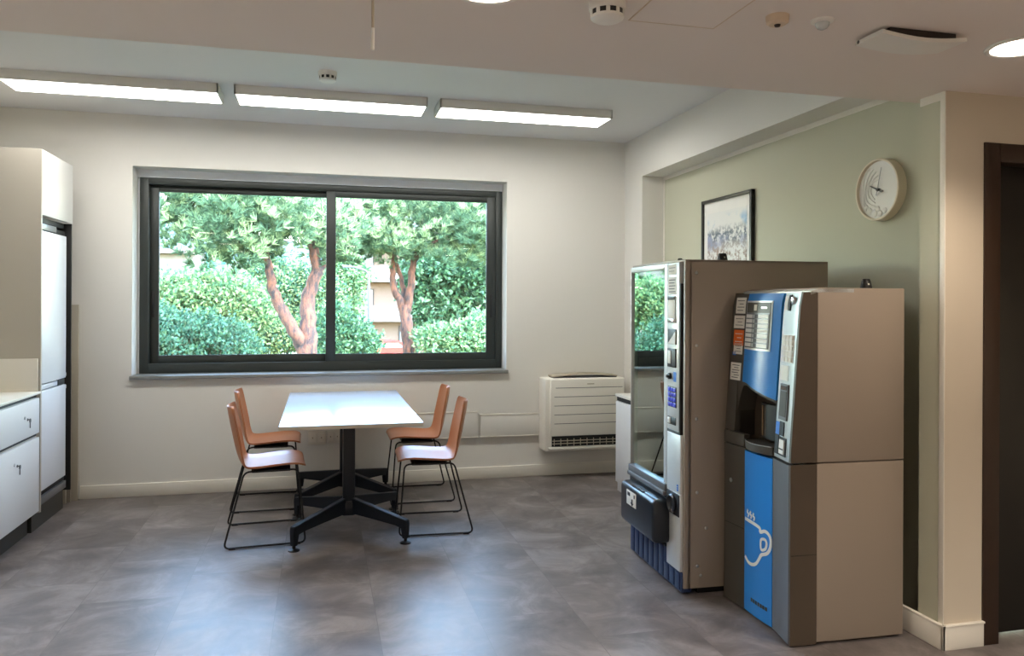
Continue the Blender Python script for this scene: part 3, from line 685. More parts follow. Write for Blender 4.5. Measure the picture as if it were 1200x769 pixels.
# ================================================================== COFFEE MACHINE
cm = thing('coffee_vending_machine', 'blue and charcoal coffee vending machine with taupe side', 'vending machine', (1.934, 2.887, 0), math.radians(-2))
CD, CW, CH, CS = .55, .575, 1.53, .778
def plan(y):
    pts = [(0, .002), (.02, .0), (.168, .023), (.23, .013), (.29, .009), (.35, .008), (.395, .011), (.58, -.010)]
    for (a, xa), (c, xc) in zip(pts, pts[1:]):
        if y <= c: break
    k = (y - a) / (c - a); return xa + (xc - xa) * k
def face(y, z):
    lean = .049 * max(0, (z - .80) / .72) if z > .8 else 0
    x = plan(y) + lean
    if z > 1.47: x += .7 * (z - 1.47) ** 2 / .06 * .5
    return x
def cslab(y0, y1, z0, z1, m_, name, off=0, th=.03, nu=6, nv=8, parent=None, label=None):
    b = B(); slab(b, lambda u, v: (face(u, v) - off, u, v), y0, y1, z0, z1, (th, 0, 0), nu, nv); return obj(name, b, m_, parent or cm, label)
b = B(); box(b, (.127, 0, CS + .004), (CD, CW, CH), .003); box(b, (.127, 0, .015), (CD, CW, CS - .001), .003); box(b, (.2, .03, 0), (CD - .03, CW - .03, .016)); obj('cabinet', b, 'vbody', cm)
# charcoal door sides (profile seen from the near side and its mirror on the far side)
for nm, z0, z1 in (('upper_door', CS + .006, 1.512), ('lower_door', .008, CS - .003)):
    b = B()
    for y0, y1 in ((.0, .014), (CW - .012, CW)):
        zs = [z0 + (z1 - z0) * i / 12 for i in range(13)]; yy = .02 if y0 == 0 else CW - .02
        prism(b, [(face(yy, z) + .001, y0, z) for z in zs] + [(.126, y0, zs[-1]), (.126, y0, zs[0])], (0, y1 - y0, 0))
    if nm == 'upper_door': box(b, (.112, .01, z0), (.126, CW - .01, z1))
    else: box(b, (.08, .01, z0), (.126, CW - .01, z1))
    obj(nm, b, 'charcoal2', cm)
b = B(); box(b, (.004, .0, .388), (.126, .0145, .392)); obj('door_seam', b, 'vblack2', cm)
b = B(); slab(b, lambda u, v: (v, u, 1.526 - .012 * max(0, (.14 - v) / .05) ** 2), .0, CW, .092, .30, (0, 0, -.015), 4, 8); obj('lid', b, 'vsilver', cm, 'silver front lip of the lid')
# lower door
cslab(.400, .563, .012, CS - .004, 'charcoal', 'lower_side_panel')
cslab(.014, .175, .012, CS - .006, 'greystrip', 'lower_grey_strip')
blp = cslab(.176, .399, .016, CS - .012, 'blue', 'lower_blue_panel', .002)
b = B(); lathe(b, [(.011, 0), (.011, -.004), (.007, -.005), (.001, -.005)], (plan(.51), .51, .60), 16, 'X'); obj('lock', b, 'steel', cm)
b = B(); slab(b, lambda u, v: (face(u, v) - .001, u, v), .402, .560, .388, .391, (.004, 0, 0), 4, 1); obj('panel_seam', b, 'vblack2', cm)
# steaming cup mark on the lower blue panel
def mark(pts, r=.006):
    b = B()
    P = [(at_plane(x, y, 1.957)) for x, y in pts]
    inv = Matrix.Rotation(math.radians(2), 3, 'Z')
    Q = [inv @ (p - Vector((1.934, 2.887, 0))) for p in P]
    return [(q.y, q.z) for q in Q]
b = B()
def stroke(pts, r, closed=False):
    yz = mark(pts); V = [Vector((0, y, z)) for y, z in yz]
    n_ = len(V); L_ = []; 
    for i in range(n_):
        t_ = (V[(i + 1) % n_] - V[i - 1]) if closed else (V[min(i + 1, n_ - 1)] - V[max(i - 1, 0)]); t_.normalize(); s_ = Vector((0, -t_.z, t_.y)) * r
        L_.append((V[i] + s_, V[i] - s_))
    rows = [[b.verts.new((face(min(.398, max(.177, p.y)), p.z) - .0035, min(.3985, p.y), p.z)) for p in pr] + [b.verts.new((face(min(.398, max(.177, p.y)), p.z) - .0015, min(.3985, p.y), p.z)) for p in pr] for pr in L_]
    prs = list(zip(rows, rows[1:])) + ([(rows[-1], rows[0])] if closed else [])
    for a, c in prs:
        b.faces.new((a[0], a[1], c[1], c[0])); b.faces.new((a[0], c[0], c[2], a[2])); b.faces.new((a[1], a[3], c[3], c[1]))
def smooth(pts, closed=False, n=5):
    P = [Vector((x, y, 0)) for x, y in pts]; out = []; N_ = len(P)
    rng = range(N_ if closed else N_ - 1)
    for i in rng:
        if closed: p0, p1, p2, p3 = P[i - 1], P[i], P[(i + 1) % N_], P[(i + 2) % N_]
        else: p0, p1, p2, p3 = P[max(i - 1, 0)], P[i], P[i + 1], P[min(i + 2, N_ - 1)]
        for k in range(n):
            f = k / n; q = .5 * (2 * p1 + (p2 - p0) * f + (2 * p0 - 5 * p1 + 4 * p2 - p3) * f * f + (3 * p1 - p0 - 3 * p2 + p3) * f ** 3); out.append((q.x, q.y))
    if not closed: out.append(pts[-1])
    return out
stroke(smooth([(873.6, 607.4), (882, 612), (891.3, 618.5), (892.2, 623.6), (897, 622.8), (901, 627), (903, 634), (902.3, 643), (899, 649), (893.5, 650.5), (891, 655), (887.5, 660.5), (882.5, 661.5), (877.5, 658), (873.6, 651.5)]), .0075)
stroke(smooth([(893.3, 632.5), (897, 632.5), (898.8, 637), (897.6, 643.5), (893.6, 644.5), (892.6, 639)], True), .006, True)
for dx, dy in ((0, 0), (3.6, 2.2), (7.2, 4.4)):
    stroke(smooth([(877.6 + dx, 597 + dy), (876.6 + dx, 600 + dy), (878.4 + dx, 602.6 + dy), (877.4 + dx, 605.6 + dy)]), .0045)
obj('cup_mark', b, 'paper', blp, 'white outline of a steaming cup')
b = B()
for k in range(7):
    y0 = .205 + k * .019; slab(b, lambda u, v: (face(u, v) - .0035, u, v), y0, y0 + .013, .075, .092, (.001, 0, 0), 1, 1)
obj('small_print', b, 'charcoal', blp, 'small grey lettering band')
# upper door pieces
cslab(.452, .563, 1.09, 1.508, 'charcoal', 'upper_side_panel'); cslab(.492, .563, .842, 1.0895, 'charcoal', 'niche_side'); cslab(.402, .563, CS + .004, .838, 'charcoal', 'side_ledge', .006)
def arch(y):   # underside of the niche arch
    return 1.028 + .057 * min(1, (y - .176) / .25) - (.13 * ((y - .426) / .066) ** 2 if y > .426 else 0)
def bulge(y): return .012 * math.sin(PI * (y - .176) / .276) if .176 < y < .452 else 0
face0 = face
def face(y, z): return face0(y, z) - (bulge(y) if z > 1.0 else 0)
def blue_pt(u, v):
    zb = arch(u) if u < .43 else 1.085; z = zb + v * (1.508 - zb); return (face(u, z) - .002, u, z)
b = B(); slab(b, blue_pt, .176, .451, 0, 1, (.03, 0, 0), 12, 10)
obj('upper_blue_panel', b, 'blue', cm)
# arched head and jamb of the cup niche
b = B(); N_ = 18
ys = [.176 + (.494 - .176) * i / N_ for i in range(N_ + 1)]
prev_ = None
for y in ys:
    zb = arch(y) - .012; zt = max(zb + .004, (arch(y) if y < .43 else 1.089)); pts = [b.verts.new((face(y, 1.05) + o_, y, z)) for z, o_ in ((zt, .003), (zb, .003), (zb, .15), (zt, .15))]
    if prev_:
        for q in range(4): b.faces.new((prev_[q], pts[q], pts[(q + 1) % 4], prev_[(q + 1) % 4]))
    else: b.faces.new(pts)
    prev_ = pts
b.faces.new(prev_)
obj('niche_arch', b, 'charcoal', cm)
b = B(); box(b, (.112, .176, .80), (.122, .495, 1.09)); box(b, (.03, .492, .82), (.122, .498, 1.0)); box(b, (.04, .174, .80), (.122, .177, 1.03)); obj('cup_niche', b, 'niche', cm)
b = B(); slab(b, lambda u, v: (.062 + 2 * (u - .285) ** 2, u, v), .20, .37, .835, .995, (.02, 0, 0), 10, 2); obj('niche_door', b, 'vblack2', cm, 'glossy black sliding niche door')
b = B(); tube(b, [(.064, .335, .845), (.064, .335, .985)], .0045, 10); tube(b, [(.066, .315, .845), (.066, .315, .985)], .003, 10); obj('niche_door_edge', b, 'bronze', cm)
b = B()
def lip(y): return -.028 * math.cos((y - .289) / .113 * PI / 2)
slab(b, lambda u, v: (plan(u) + lip(u), u, v), .178, .400, .782, .818, (.10, 0, 0), 14, 3); obj('cup_shelf', b, 'charcoal', cm, 'bulging cup shelf')
b = B(); slab(b, lambda u, v: (plan(u) + lip(u) - .0015, u, v), .182, .396, .8165, .8195, (.004, 0, 0), 14, 1); obj('shelf_edge', b, 'steel', cm)
# selection panel
sel = cslab(.225, .446, 1.243, 1.474, 'vsilver', 'selection_panel', .006, .006)
b = B(); slab(b, lambda u, v: (face(u, v) - .0075, u, v), .232, .440, 1.252, 1.466, (.002, 0, 0), 6, 6); obj('selection_face', b, 'charcoal', sel)
b = B(); slab(b, lambda u, v: (face(u, v) - .009, u, v), .236, .436, 1.256, 1.418, (.002, 0, 0), 6, 6); obj('selection_field', b, 'greystrip', sel)
for k in range(7):
    z0 = 1.258 + k * .0225
    for y0, y1, m_, nm in ((.242, .316, 'white', 'drink_label'), (.326, .341, 'ink', 'select_button'), (.350, .366, 'steel', 'select_button'), (.376, .434, 'white', 'drink_label')):
        b = B(); slab(b, lambda u, v: (face(u, v) - .011, u, v), y0, y1, z0, z0 + .0165, (.003, 0, 0), 1, 1); obj(nm, b, m_, sel)
b = B(); slab(b, lambda u, v: (face(u, v) - .010, u, v), .335, .362, 1.428, 1.456, (.002, 0, 0), 1, 1); obj('logo_square', b, 'paper', sel)
b = B(); slab(b, lambda u, v: (face(u, v) - .010, u, v), .255, .295, 1.438, 1.446, (.002, 0, 0), 1, 1); obj('logo_bar', b, 'steel', sel)
# stickers on the charcoal side panel
def cst(y0, y1, z0, z1, m_, lines, nm='sticker', lm='ink'):
    b = B(); slab(b, lambda u, v: (face(u, v) - .0015, u, v), y0, y1, z0, z1, (.002, 0, 0), 2, 2)
    for k in range(lines):
        zz = z1 - (k + 1) * (z1 - z0) / (lines + 1); h_ = (z1 - z0) * .022
        slab(b, lambda u, v: (face(u, v) - .0022, u, v), y0 + (y1 - y0) * (.12 + .1 * (k % 2)), y1 - (y1 - y0) * (.15 + .2 * (k % 3 == 1)), zz - h_, zz + h_, (.001, 0, 0), 1, 1, mi=1)
    obj(nm, b, [m_, lm], cm)
cst(.466, .542, 1.412, 1.490, 'paper', 4); cst(.466, .550, 1.340, 1.402, 'paper', 3); cst(.466, .545, 1.256, 1.332, 'orange', 3, lm='paper')
cst(.470, .540, 1.214, 1.268, 'paper', 3, lm='charcoal'); cst(.520, .545, 1.208, 1.224, 'bluesticker', 0); cst(.472, .553, 1.088, 1.172, 'paper', 6)
for z0 in (1.205, 1.178): cst(.430, .450, z0, z0 + .022, 'paper', 1)
cst(.418, .450, 1.146, 1.170, 'paper', 1); cst(.430, .448, 1.122, 1.142, 'bluesticker', 0)
# silver payment strip
pay = cslab(.014, .165, CS + .006, 1.508, 'steel', 'payment_strip')
def pp(nm, y0, y1, z0, z1, m_, off=.004, th=.006, parent=pay):
    b = B(); slab(b, lambda u, v: (face(u, v) - off, u, v), y0, y1, z0, z1, (th, 0, 0), 2, 2); return obj(nm, b, m_, parent)
pp('top_vent', .115, .150, 1.43, 1.495, 'white'); pp('vent_gap', .092, .112, 1.43, 1.50, 'vblack2')
b = B(); lathe(b, [(.017, 0), (.015, -.008), (.006, -.010), (.001, -.010)], (face(.065, 1.475), .065, 1.475), 18, 'X'); obj('door_lock', b, 'chrome', pay)
pp('price_card', .030, .145, 1.205, 1.325, 'white', .002)
for r_ in range(5):
    for c_ in range(3): pp('key', .037 + c_ * .035, .067 + c_ * .035, 1.210 + r_ * .0235, 1.228 + r_ * .0235, 'paper', .007, .006)
pp('notice', .070, .150, 1.125, 1.19, 'paper', .002); pp('card_reader', .050, .130, .955, 1.11, 'greystrip', .007, .01); pp('reader_face', .058, .122, .97, 1.08, 'charcoal', .009, .004); pp('reader_light', .06, .115, 1.086, 1.103, 'chrome', .012, .006)
pp('blue_pointer', .120, .160, .885, .94, 'bluesticker', .002); pp('coin_slot', .075, .118, .885, .945, 'vblack2', .004)
pp('reject_gap', .122, .160, .80, .885, 'vblack2', .003); pp('coin_cup_frame', .045, .112, .80, .88, 'vblack2', .004); pp('coin_cup', .055, .102, .81, .87, 'white', .009)
pp('coin_cup_slot', .058, .098, .828, .833, 'vblack2', .0105, .003)
t = thing('black_cap', 'black tapered cap with white dot on top of the coffee machine', 'cap', (2.385, 2.99, CH))
b = B(); lathe(b, [(.026, 0), (.026, .004), (.019, .036), (.016, .040), (.016, .044)], n=24); obj('body', b, 'vblack2', t)
b = B(); lathe(b, [(.0045, 0), (.003, -.003), (.0005, -.0035)], (-.004, -.0215, .02), 12, 'Y'); obj('dot', b, 'paper', t, 'white dot')

# ================================================================== PICTURE AND CLOCK
t = thing('framed_picture', 'black framed pale landscape picture on the sage wall', 'picture', (XG, 4.847, 1.73))
pw, ph = .34, .48
b = B()
for q in ((-pw, -ph, -pw + .022, ph), (pw - .022, -ph, pw, ph), (-pw, -ph, pw, -ph + .022), (-pw, ph - .022, pw, ph)): box(b, (-.03, q[0], q[1]), (0, q[2], q[3]), .002)
obj('frame', b, 'picframe', t)
b = B(); box(b, (-.014, -pw + .02, -ph + .02), (-.006, pw - .02, ph - .02)); obj('mount', b, 'mount', t)
b = B(); box(b, (-.0155, -pw + .075, -ph + .10), (-.0135, pw - .075, ph - .10)); o = obj('print', b, 'printm', t, 'loose grey blue landscape print')
t = thing('wall_clock', 'round cream wall clock with embossed white face on the sage wall', 'clock', (XG, 3.315, 2.035))
R_ = .156
b = B(); lathe(b, [(R_ - .004, 0), (R_, -.004), (R_, -.046), (R_ - .003, -.050), (R_ - .010, -.050), (R_ - .012, -.046), (R_ - .012, -.034)], n=64, axis='X', cap=False); lathe(b, [(R_ - .004, 0), (.001, 0)], n=64, axis='X', cap=False); obj('case', b, 'clockcase', t)
b = B(); lathe(b, [(R_ - .011, -.034), (.001, -.0345)], n=64, axis='X', cap=False)
obj('face', b, 'clockface', t)
b = B()   # raised contour rings, cut to the left and lower part of the face
for k, (r0, a0, a1) in enumerate(((.130, 40, 150), (.112, 30, 165), (.094, 20, 175), (.076, 10, 170), (.058, 5, 160))):
    P = []
    for i in range(25):
        a = math.radians(a0 + (a1 - a0) * i / 24 - 10); r = r0 * (1 + .07 * math.sin(3 * a + k)); P.append((-.036, r * math.sin(a) * .95, r * math.cos(a) * .95))
    tube(b, P, .0028, 6)
obj('relief', b, 'clockface', t)
for i_, (y, z, r) in enumerate(((.03, -.115, .02), (.065, -.10, .017), (-.01, -.12, .016), (.005, -.095, .014), (-.045, -.108, .014), (.09, -.078, .013))):
    b = B(); lathe(b, [(r, 0), (r * .95, -.003), (r * .6, -.006), (.001, -.007)], (-.0345, y, z), 20, 'X'); obj('boss', b, 'clockface', t)
def hand(ang, ln, w_, m_, nm, x):
    b = B(); d_ = Vector((0, math.sin(ang), math.cos(ang))); n_ = Vector((0, d_.z, -d_.y))
    prism(b, [Vector((x, 0, 0)) - d_ * .03 - n_ * w_ * .8, Vector((x, 0, 0)) + d_ * ln - n_ * w_ * .4, Vector((x, 0, 0)) + d_ * ln + n_ * w_ * .4, Vector((x, 0, 0)) - d_ * .03 + n_ * w_ * .8], (-.002, 0, 0)); obj(nm, b, m_, t)
hand(math.radians(65), .062, .006, 'vblack2', 'hour_hand', -.039); hand(math.radians(-14), .112, .0035, 'greystrip', 'minute_hand', -.042)
b = B(); lathe(b, [(.007, -.034), (.007, -.046), (.001, -.047)], n=16, axis='X', cap=False); obj('hub', b, 'vblack2', t)

# ================================================================== OUTSIDE
GZ = -2.3
b = B(); box(b, (-40, YB + .3, GZ - .2), (60, 90, GZ)); struct('ground', b, 'ground', 'garden and street level outside the window')
rnd = random.Random(7)
def rdir():
    while True:
        v = Vector((rnd.uniform(-1, 1), rnd.uniform(-1, 1), rnd.uniform(-1, 1)))
        if .05 < v.length < 1: return v.normalized()
def blob_pt(c, r, shell=.55):
    d = rdir(); k = (shell + (1 - shell) * rnd.random()); return Vector((c[0] + d.x * r[0] * k, c[1] + d.y * r[1] * k, c[2] + d.z * r[2] * k)), d
class Leaves:
    def __init__(s): s.v = []; s.f = []; s.mi = []
    def blade(s, p, d, ln, w_, mi=0):
        n_ = d.cross(rdir());
        if n_.length < .01: return
        n_.normalize(); i = len(s.v)
        s.v += [p - n_ * w_, p + n_ * w_, p + d * ln + n_ * w_ * .3, p + d * ln - n_ * w_ * .3]; s.f.append((i, i + 1, i + 2, i + 3)); s.mi.append(mi)
    def leaf(s, p, d, ln, w_, mi=0):
        n_ = d.cross(rdir())
        if n_.length < .01: return
        n_.normalize(); i = len(s.v)
        s.v += [p, p + d * ln * .5 + n_ * w_, p + d * ln, p + d * ln * .5 - n_ * w_]; s.f.append((i, i + 1, i + 2, i + 3)); s.mi.append(mi)
    def build(s, name, ms, parent):
        me = bpy.data.meshes.new(name); me.from_pydata([tuple(v) for v in s.v], [], s.f)
        for m in ms: me.materials.append(M[m])
        me.polygons.foreach_set('material_index', s.mi)
        o = bpy.data.objects.new(name, me); C.objects.link(o); o.parent = parent; return o
def loc(p, parent): return p - parent.location
def pblob(x, y, Y, rx, ry, rz): return (at(x, y, Y), (rx, ry, rz))
def pine(label, base, branches, blobs, puffs):
    t = thing('pine_tree', label, 'tree', base, 0, None)
    b = B()
    for pts, r0, r1 in branches:
        P = [Vector(p) - t.location for p in pts]; n_ = len(P)
        Q = []; 
        for i in range(n_ - 1):
            for k in range(4): Q.append(P[i].lerp(P[i + 1], k / 4) + Vector((rnd.uniform(-1, 1), rnd.uniform(-1, 1), 0)) * .02)
        Q.append(P[-1]); tube(b, Q, [r0 + (r1 - r0) * i / (len(Q) - 1) for i in range(len(Q))], 10)
    obj('trunk', b, 'bark', t, angle=80)
    L = Leaves(); tot = sum(r[0] * r[1] * r[2] for c, r in blobs); b2 = B()
    for c, r in blobs:
        vol = r[0] * r[1] * r[2]
        for kk in range(max(6, int(44 * (r[0] * r[2]) ** .7 / .6))):
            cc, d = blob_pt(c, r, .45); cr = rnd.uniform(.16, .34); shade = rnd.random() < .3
            for k in range(int(puffs / 260 * (cr / .25) ** 2)):
                p, d2 = blob_pt(cc, (cr, cr, cr * .75), .5); p = p - t.location; up = Vector((d2.x * .7, d2.y * .7, d2.z * .5 + .6)).normalized()
                for q in range(26):
                    e = (rdir() * .8 + up).normalized(); L.blade(p, e, rnd.uniform(.09, .17), .006, 1 if shade or d2.z < -.4 else 0)  # darker needles in random clumps; tuft undersides have shade put into their colour
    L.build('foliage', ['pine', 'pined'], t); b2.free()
    return t
G1 = at(358, 415, 13.0); base1 = (G1.x, 13.0, GZ)
def P1(*q): return [at(x, y, Y) for x, y, Y in q]
tr1 = [([Vector((base1[0] + .05, 13, GZ)), at(360, 440, 13.0), at(360, 402, 13.03)], .24, .09),
       (P1((360, 424, 13.0), (356, 410, 13.0), (348, 393, 12.95), (333, 368, 12.9), (323, 350, 12.9), (319, 335, 12.85), (315, 318, 12.8), (312, 296, 12.8), (309, 280, 12.8)), .125, .05),
       (P1((360, 424, 13.0), (362, 408, 13.0), (361, 380, 13.05), (361, 352, 13.1), (366, 332, 13.1), (372, 312, 13.1), (368, 290, 13.1), (363, 277, 13.1), (366, 262, 13.1)), .155, .055),
       (P1((366, 332, 13.1), (376, 316, 13.1), (386, 296, 13.2), (398, 272, 13.3)), .075, .04),
       (P1((312, 292, 12.8), (300, 284, 12.8), (287, 276, 12.8)), .045, .025), (P1((311, 287, 12.8), (322, 272, 12.8), (332, 258, 12.8)), .045, .02),
       (P1((363, 278, 13.1), (350, 272, 13.1), (338, 268, 13.1)), .04, .02)]
bl1 = [pblob(225, 250, 12.6, .95, 1.0, .55), pblob(262, 236, 12.8, 1.0, 1.2, .6), pblob(290, 262, 12.6, .8, 1.0, .55), pblob(255, 284, 12.6, .75, .8, .42), pblob(208, 232, 12.6, .5, .8, .45),
       pblob(325, 240, 13.0, .9, 1.2, .5), pblob(362, 246, 13.2, .9, 1.1, .55), pblob(345, 272, 12.7, .55, .7, .25), pblob(290, 292, 12.9, .55, .8, .28), pblob(395, 268, 13.2, .6, .9, .5)]
pine('pine tree with a forked trunk in the left half of window', base1, tr1, bl1, 2600)
base2 = (at(482, 415, 16.0).x, 16.0, GZ)
tr2 = [([Vector((base2[0], 16, GZ)), at(482, 425, 16), at(480, 400, 16), at(476, 380, 16), at(474, 358, 16)], .21, .10),
       (P1((474, 370, 16), (470, 355, 16), (463, 342, 16), (460, 320, 16), (461, 300, 16), (459, 280, 16)), .09, .045),
       (P1((475, 370, 16), (478, 355, 16), (482, 335, 16), (483, 315, 16), (488, 298, 16), (494, 280, 16)), .10, .05),
       (P1((474, 352, 16.1), (472, 335, 16.2), (467, 315, 16.2), (463, 300, 16.2)), .06, .035),
       (P1((488, 298, 16), (505, 286, 15.8), (525, 276, 15.7)), .05, .025), (P1((461, 300, 16), (445, 288, 15.9), (430, 280, 15.9)), .05, .025)]
bl2 = [pblob(412, 250, 15.8, 1.0, 1.2, .6), pblob(408, 284, 15.6, .75, .9, .45), pblob(447, 240, 16, 1.0, 1.3, .6), pblob(470, 278, 15.7, .9, 1.0, .5), pblob(500, 245, 16, 1.0, 1.3, .65), pblob(540, 250, 15.8, 1.0, 1.3, .6),
       pblob(528, 285, 15.6, .95, 1.0, .5), pblob(565, 285, 15.8, .8, 1.0, .55), pblob(440, 280, 15.7, .6, .8, .4), pblob(590, 255, 16, 1.2, 1.3, .8)]
pine('pine tree with a twisted reddish trunk in the right half of window', base2, tr2, bl2, 3000)
def bushy(name, label, cat, blobs, n, ln, wd, ms, trunk=None, group=None, droop=0):
    c0 = blobs[0][0]; t = thing(name, label, cat, (c0.x, c0.y, GZ), 0, group)
    L = Leaves(); tot = sum(r[0] * r[2] for c, r in blobs)
    for c, r in blobs:
        for k in range(int(n * r[0] * r[2] / tot)):
            p, d = blob_pt(c, r, .3); k2 = 1 + .22 * math.sin(9 * d.x + c.x * 5) * math.sin(8 * d.z + 3 * d.y + c.z); p = c + (p - c) * k2 - t.location
            for q in range(5):
                e = (rdir() + d * .5 + Vector((0, 0, .25 - droop))).normalized(); L.leaf(p + rdir() * ln * .6, e, ln * rnd.uniform(.6, 1.2), wd, 0 if rnd.random() < .6 else 1)
    L.build('foliage', ms, t)
    b = B()
    for c, r in (blobs[:4] if trunk is None else trunk):
        e = Vector(c) - t.location; tube(b, [(rnd.uniform(-.1, .1), 0, 0), (e.x * .5, e.y * .5, e.z * .55), (e.x, e.y, e.z)], [.07, .05, .02], 8)
    obj('stems', b, 'bark', t, angle=80)
    return t
bushy('leafy_tree', 'dark green broad leafed tree right of the twisted pine', 'tree', [pblob(525, 335, 20, 1.3, 1.2, .9), pblob(503, 318, 20, .8, 1, .6), pblob(552, 325, 20, 1.0, 1.2, .9), pblob(515, 365, 19.5, .9, 1, .6), pblob(555, 370, 19.5, .7, 1, .7), pblob(580, 340, 20, 1.0, 1, 1.2), pblob(622, 335, 20, 1.2, 1.1, 1.3), pblob(665, 345, 20, 1.1, 1.1, 1.2), pblob(640, 385, 20, 1.3, 1.1, .8)], 11000, .15, .036, ['leafd', 'leafm'], droop=.7)
bushy('shrub', 'bright green shrub under the right hand pane, beside the pine trunk', 'shrub', [pblob(535, 400, 15, .75, .7, .38), pblob(510, 398, 15.2, .45, .6, .25), pblob(562, 395, 15, .6, .7, .5)], 2600, .095, .025, ['leafm', 'leafl'])
bushy('shrub', 'rounded green shrub at the left edge of the right hand pane', 'shrub', [pblob(403, 396, 15, .55, .7, .45), pblob(420, 402, 15, .45, .6, .35), pblob(395, 380, 15.2, .4, .6, .4)], 2600, .09, .024, ['leafm', 'leafb'])
bushy('hedge', 'dark blue green hedge at the lower left of the window', 'hedge', [pblob(205, 395, 11.5, .8, .9, .40), pblob(240, 400, 11.5, .7, .9, .36), pblob(270, 408, 11.5, .5, .8, .30), pblob(175, 395, 11.5, .8, .9, .45), pblob(140, 390, 11.5, .9, .9, .5)], 6500, .062, .019, ['leafb', 'leafd'])
bushy('shrub', 'tall pale green shrub left of the forked pine', 'shrub', [pblob(215, 350, 17, 1.0, 1, .62), pblob(245, 355, 17, 1.0, 1, .7), pblob(275, 365, 17, .9, 1, .6), pblob(190, 356, 17, .8, 1, .66), pblob(262, 335, 17.5, .6, .8, .35)], 7000, .115, .026, ['leafl', 'leafm'])
bushy('shrub', 'pale feathery shrub behind the forked pine trunk', 'shrub', [pblob(310, 360, 20.5, 1.1, 1, 1.0), pblob(335, 330, 21, 1.0, 1, .8), pblob(345, 385, 20.2, .95, 1, .7), pblob(300, 330, 21, .9, 1, .7), pblob(375, 365, 20.8, .8, 1, 1.1), pblob(300, 400, 20.2, 1.0, 1, .45)], 8000, .115, .026, ['leafl', 'leafb'])
bushy('leafy_tree', 'pale green tree behind lamp post in the right hand pane', 'tree', [pblob(400, 335, 25, .75, 1, 1.3), pblob(412, 320, 25, .6, 1, .5), pblob(396, 365, 25, .5, 1, .8)], 3000, .14, .034, ['leafl', 'leafm'])

# apartment block across the street
def bld(name, label, Y, x0, x1, ytop, m_, floors, recess=.5, dep=9, win=None):
    a, c = at(x0, 354, Y), at(x1, 354, Y); top = at(x0, ytop, Y).z
    t = thing(name, label, 'building', ((a.x + c.x) / 2, Y, GZ)); w_ = (c.x - a.x) / 2; h_ = top - GZ
    b = B(); box(b, (-w_, 0, 0), (w_, dep, h_)); obj('wall', b, m_, t)
    return t, w_, h_
t, w_, h_ = bld('apartment_building', 'pinkish apartment block with white balconies seen through the right hand pane', 58, 396, 640, 215, 'bwall', 4)
for k in range(4):
    z = 2.55 + k * 2.9
    b = B(); box(b, (-w_ + .2, -1.3, z - .22), (w_ - .2, 0, z)); box(b, (-w_ + .2, -1.3, z), (w_ - .2, -1.18, z + .95)); box(b, (-w_ + .2, -1.3, z), (-w_ + .32, 0, z + .95)); box(b, (w_ - .32, -1.3, z), (w_ - .2, 0, z + .95)); obj('balcony', b, 'bwhite', t)
    for j in range(4):
        x = -w_ + 1.3 + j * (2 * w_ - 2.2) / 4
        b = B(); box(b, (x, -.06, z + .02), (x + 1.3, .04, z + 2.2)); f_ = obj('balcony_door', b, 'bdark', t)
        b = B(); box(b, (x + .1, -.08, z + .12), (x + .62, -.05, z + 2.1)); box(b, (x + .68, -.08, z + .12), (x + 1.2, -.05, z + 2.1)); obj('pane', b, 'bglass', f_)
for j in range(4):
    x = -w_ + 1.0 + j * (2 * w_ - 2.2) / 4
    b = B(); box(b, (x, -.06, .7), (x + 1.5, .05, 2.0)); f_ = obj('window', b, 'bdark', t)
    b = B(); box(b, (x + .1, -.09, .8), (x + 1.4, -.05, 1.9)); obj('pane', b, 'bglass', f_)
b = B(); box(b, (-w_ - .3, -1.5, h_), (w_ + .3, 9.3, h_ + .3)); obj('roof', b, 'roof', t)
t, w_, h_ = bld('house', 'white house with flat roof edge at the far left of the window', 32, -260, 262, 289, 'bwhite', 1, dep=8)
b = B(); box(b, (-w_ - .3, -.5, h_), (w_ - 1.0, 8.3, h_ + .16)); obj('roof', b, 'roof', t)
p = at(253, 311, 32) - t.location
b = B(); box(b, (p.x - .35, -.07, p.z - .55), (p.x + .35, .02, p.z + .45)); obj('shutter', b, 'teal', t, 'teal shutter')
t = thing('street_lamp', 'slim pale street lamp with curved arm in right hand pane', 'street lamp', (at(432, 400, 22).x, 22, GZ))
hz = at(432, 318, 22).z - GZ
b = B(); tube(b, [(0, 0, .3), (0, 0, hz - .4)], [.055, .04], 10); lathe(b, [(.12, 0), (.12, .06), (.07, .1), (.06, .4)], n=16); obj('post', b, 'polem', t)
b = B(); tube(b, fillet([(0, 0, hz - .42), (0, 0, hz), (-.45, 0, hz + .12)], .3, 8), .03, 10); obj('arm', b, 'polem', t)
b = B(); box(b, (-.75, -.09, hz + .08), (-.40, .09, hz + .16), .03); obj('lamp_head', b, 'polem', t)
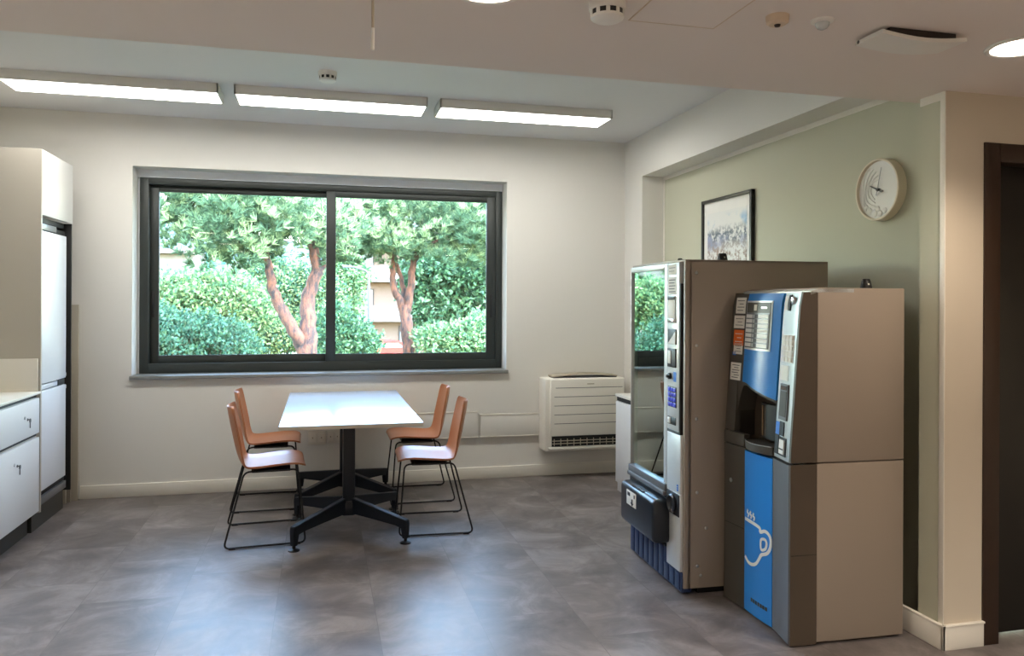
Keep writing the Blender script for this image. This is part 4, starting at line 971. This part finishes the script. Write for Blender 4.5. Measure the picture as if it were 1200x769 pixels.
# red car parked across the street
cp = at(449, 410, 47)
t = thing('car', 'red car parked across the street beside the pine trunk', 'car', (cp.x, 47, GZ), math.radians(12))
b = B()
sec = [(-2.05, .42, .62), (-1.95, .36, .82), (-1.0, .34, .92), (-.45, .36, 1.42), (.75, .36, 1.46), (1.5, .36, 1.02), (1.98, .38, .92), (2.05, .42, .6)]
prism(b, [(x, -.82, z) for x, z0, z in sec] + [(x, -.82, z0) for x, z0, z in sec[::-1]], (0, 1.64, 0)); bmesh.ops.bevel(b, geom=list(b.edges), offset=.07, segments=3, affect='EDGES'); obj('body', b, 'red', t)
b = B(); prism(b, [(-.75, -.835, 1.04), (-.45, -.835, 1.30), (.66, -.835, 1.32), (1.05, -.835, 1.06)], (0, 1.67, 0)); prism(b, [(-1.0, -.7, .95), (-.50, -.64, 1.41), (-.50, .64, 1.41), (-1.0, .7, .95)], (-.02, 0, .012)); obj('windows', b, 'bglass', t)
for x in (-1.3, 1.3):
    for y in (-.72, .72):
        b = B(); lathe(b, [(.18, -.10), (.31, -.10), (.33, -.06), (.33, .06), (.31, .10), (.18, .10)], (x, y, .33), 24, 'Y'); obj('wheel', b, 'tyre', t)
b = B()
for i in range(24):
    pass
prism(b, [(-60, 95, GZ), (-60, 95, 9), (-38, 95, 13), (-18, 95, 11), (0, 95, 8), (30, 95, 6), (60, 95, 4), (60, 95, GZ)], (0, 14, 0)); struct('hill', b, 'hill', 'hazy hills on the horizon')

# ================================================================== LIGHT
sun = bpy.data.lights.new('sun', 'SUN'); so = bpy.data.objects.new('sun', sun); C.objects.link(so)
sun.energy = 9.3; sun.angle = math.radians(.6); sun.color = (1, .97, .92)
el, az = math.radians(56), math.radians(28)       # from behind the building, a little from the right
sd = Vector((math.sin(az) * math.cos(el), -math.cos(az) * math.cos(el), math.sin(el)))
so.rotation_euler = sd.to_track_quat('Z', 'Y').to_euler()
wd = bpy.data.worlds.new('sky'); S.world = wd; wd.use_nodes = True
bgn = wd.node_tree.nodes['Background']; sky = wd.node_tree.nodes.new('ShaderNodeTexSky')
sky.sky_type = 'NISHITA'; sky.sun_disc = False; sky.sun_elevation = el; sky.sun_rotation = math.radians(180 - 28); sky.air_density = 1.4; sky.dust_density = .8; sky.ozone_density = 2.0
wd.node_tree.links.new(sky.outputs[0], bgn.inputs[0]); bgn.inputs[1].default_value = 4.6

S.view_settings.view_transform = 'Standard'; S.view_settings.look = 'None'; S.view_settings.exposure = .46; S.view_settings.gamma = 1; S.view_settings.use_curve_mapping = False
S.cycles.use_denoising = True; S.cycles.max_bounces = 10; S.cycles.diffuse_bounces = 6; S.cycles.transparent_max_bounces = 12; S.cycles.sample_clamp_indirect = 6
S.cycles.caustics_reflective = False; S.cycles.caustics_refractive = False
